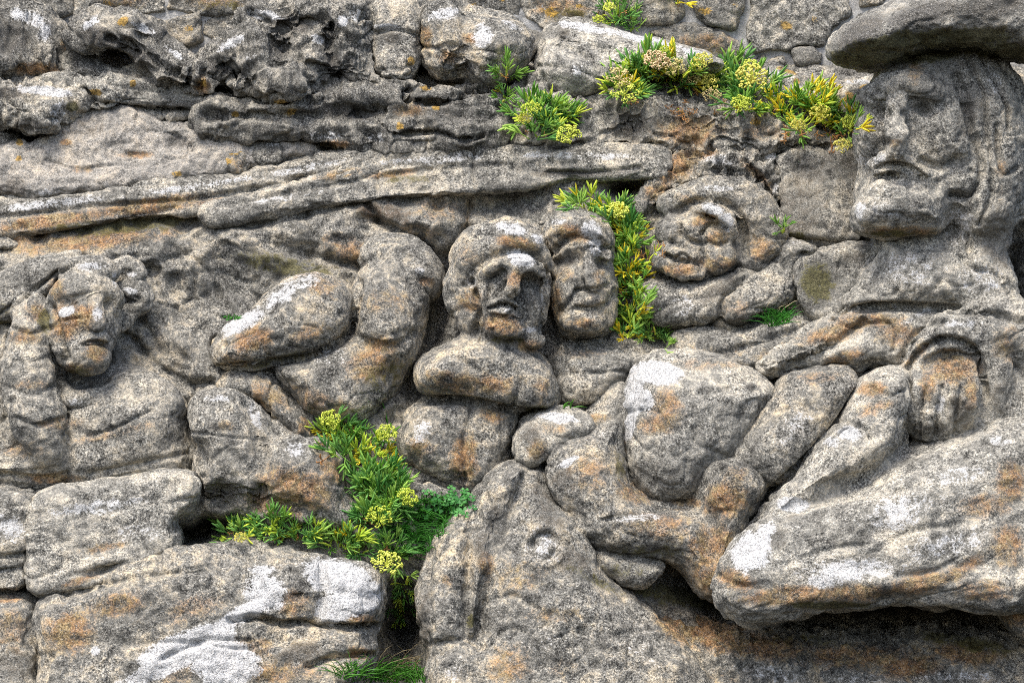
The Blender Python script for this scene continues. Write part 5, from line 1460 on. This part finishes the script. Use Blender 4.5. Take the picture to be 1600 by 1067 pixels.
samphire('lone lime flower head over the dark gap right of the white lichen boulder', [(612, 862, 18, 18), (600, 850, 16, 12)], 26, {'green': 4, 'deep': 5}, [(604, 880, 19, 'umbel')], .85)
samphire('stringy samphire stems dangling into the dark gap', [(632, 910, 16, 30), (625, 950, 20, 26)], 46, {'green': 4, 'deep': 3, 'lime': 1.5}, [], .7, hang=.7)
samphire('tiny green weed at the foot of the dark square-edged rock', [(1224, 356, 8, 6)], 8, {'green': 1}, [], .5)


def grass(label, areas, n, ln, mk, spread=.6, wid=1.1, name='grass_tuft', group='grass tufts between the rocks', dirb=(0, -.35, 1.0), droop=.35):
    m = MB()
    cu = sum(a[0] for a in areas) / len(areas)
    cv = sum(a[1] for a in areas) / len(areas)
    cd = depth_at(cu, cv)
    pl = Vector(to_world(*img_to_relief(cu, cv, cd), cd))
    for i in range(n):
        a = PR.choices(areas, [q[2] * q[3] for q in areas])[0]
        th, rr = PR.uniform(0, 6.283), math.sqrt(PR.random())
        u, v = a[0] + math.cos(th) * rr * a[2], a[1] + math.sin(th) * rr * a[3]
        d = depth_at(u, v) - 3
        p = Vector(to_world(*img_to_relief(u, v, d), d)) - pl
        dv = (Vector(dirb) + Vector((PR.gauss(0, spread), PR.gauss(0, spread * .5), PR.gauss(0, spread * .4)))).normalized()
        L = ln * PR.uniform(.55, 1.25) * U
        side = Vector((dv.x, dv.y, 0))
        pts = [p + dv * (L * s) + (side * .35 - Vector((0, 0, droop))) * (L * s * s) for s in (0, .35, .7, 1)]
        w = wid * U * PR.uniform(.7, 1.3)
        m.tube(pts, [w, w, w * .7, w * .1], 3, .4)
    o = bpy.data.objects.new(name, m.mesh(name, LEAF[mk]))
    COL.objects.link(o)
    o.location = pl
    o['label'], o['category'] = label, 'grass'
    if group:
        o['group'] = group
    return o


grass('green grass tuft on the pale shelf in front of the mossy block', [(1212, 500, 22, 12)], 110, 34, 'grass', .5)
grass('dry blades standing up from the green tuft near the mossy block', [(1205, 492, 16, 8)], 26, 52, 'straw', .5, .8)
grass('dense fine grass cushion spilling over the gully beside the sea monster', [(652, 822, 46, 28), (676, 800, 32, 18), (642, 854, 32, 18)], 900, 42, 'grass', .75, .9, droop=.6)
grass('grass tuft at the bottom edge in the gap between the boulders', [(560, 1058, 34, 10), (620, 1060, 50, 12)], 260, 44, 'grass', .6)
grass('dry straw at the bottom of the gap between the boulders', [(615, 1048, 40, 14)], 50, 60, 'straw', .8, .8)
grass('one broad green grass blade bending over a lime flower', [(606, 662, 2, 2)], 1, 52, 'grass', .15, 2.4, dirb=(-.25, -.2, 1), droop=.3)
grass('tiny moss tuft above the pale lobe of the slumped figure', [(360, 497, 14, 4)], 46, 9, 'grass', .6)
grass('short green blades between the folded arms and the rounded egg rock', [(885, 636, 12, 3)], 6, 24, 'grass', .9, 1.6)


def clover():
    m = MB()
    me = bpy.data.meshes.new('leaf')
    v, f = [], []
    for k in range(3):
        a = 2.094 * k
        b = len(v)
        v.append((0, 0, 0))
        for j in range(7):
            t = -1 + j / 3
            w = a + t * .72
            r = 1.0 if j not in (0, 6) else .6
            if j == 3:
                r = .88
            v.append((math.cos(w) * r, math.sin(w) * r, .16 * abs(t) + .05))
        for j in range(6):
            f.append((b, b + 1 + j, b + 2 + j))
    me.from_pydata(v, [], f)
    me.materials.append(LEAF['clover'])
    cd = depth_at(705, 785)
    pl = Vector(to_world(*img_to_relief(705, 785, cd), cd))
    r = bpy.data.objects.new('clover_plant', None)
    COL.objects.link(r)
    r.location = pl
    r['label'], r['category'] = 'patch of round-leaved clover in the corner under the folded arms', 'plant'
    st = MB()
    for i in range(46):
        u, v_ = PR.gauss(706, 20), PR.gauss(783, 10)
        d = depth_at(u, v_) + PR.uniform(4, 22)
        p = Vector(to_world(*img_to_relief(u, v_, d), d))
        put(me, 'leaf', r, p, Vector((PR.gauss(0, .3), -.6, .6 + PR.gauss(0, .2))), U * PR.uniform(5, 8.5), PR.uniform(0, 6), pl)
        e = p + Vector((PR.uniform(-.01, .01), .03, -.04))
        st.tube([e - pl, p - pl], [.9 * U, .7 * U], 3)
    o = bpy.data.objects.new('stem', st.mesh('stem', LEAF['clover']))
    COL.objects.link(o)
    o.parent = r


clover()

print('TRIS', sum(len(o.data.polygons) * 2 for o in scene.objects if o.type == 'MESH' and o.data.users == 1))
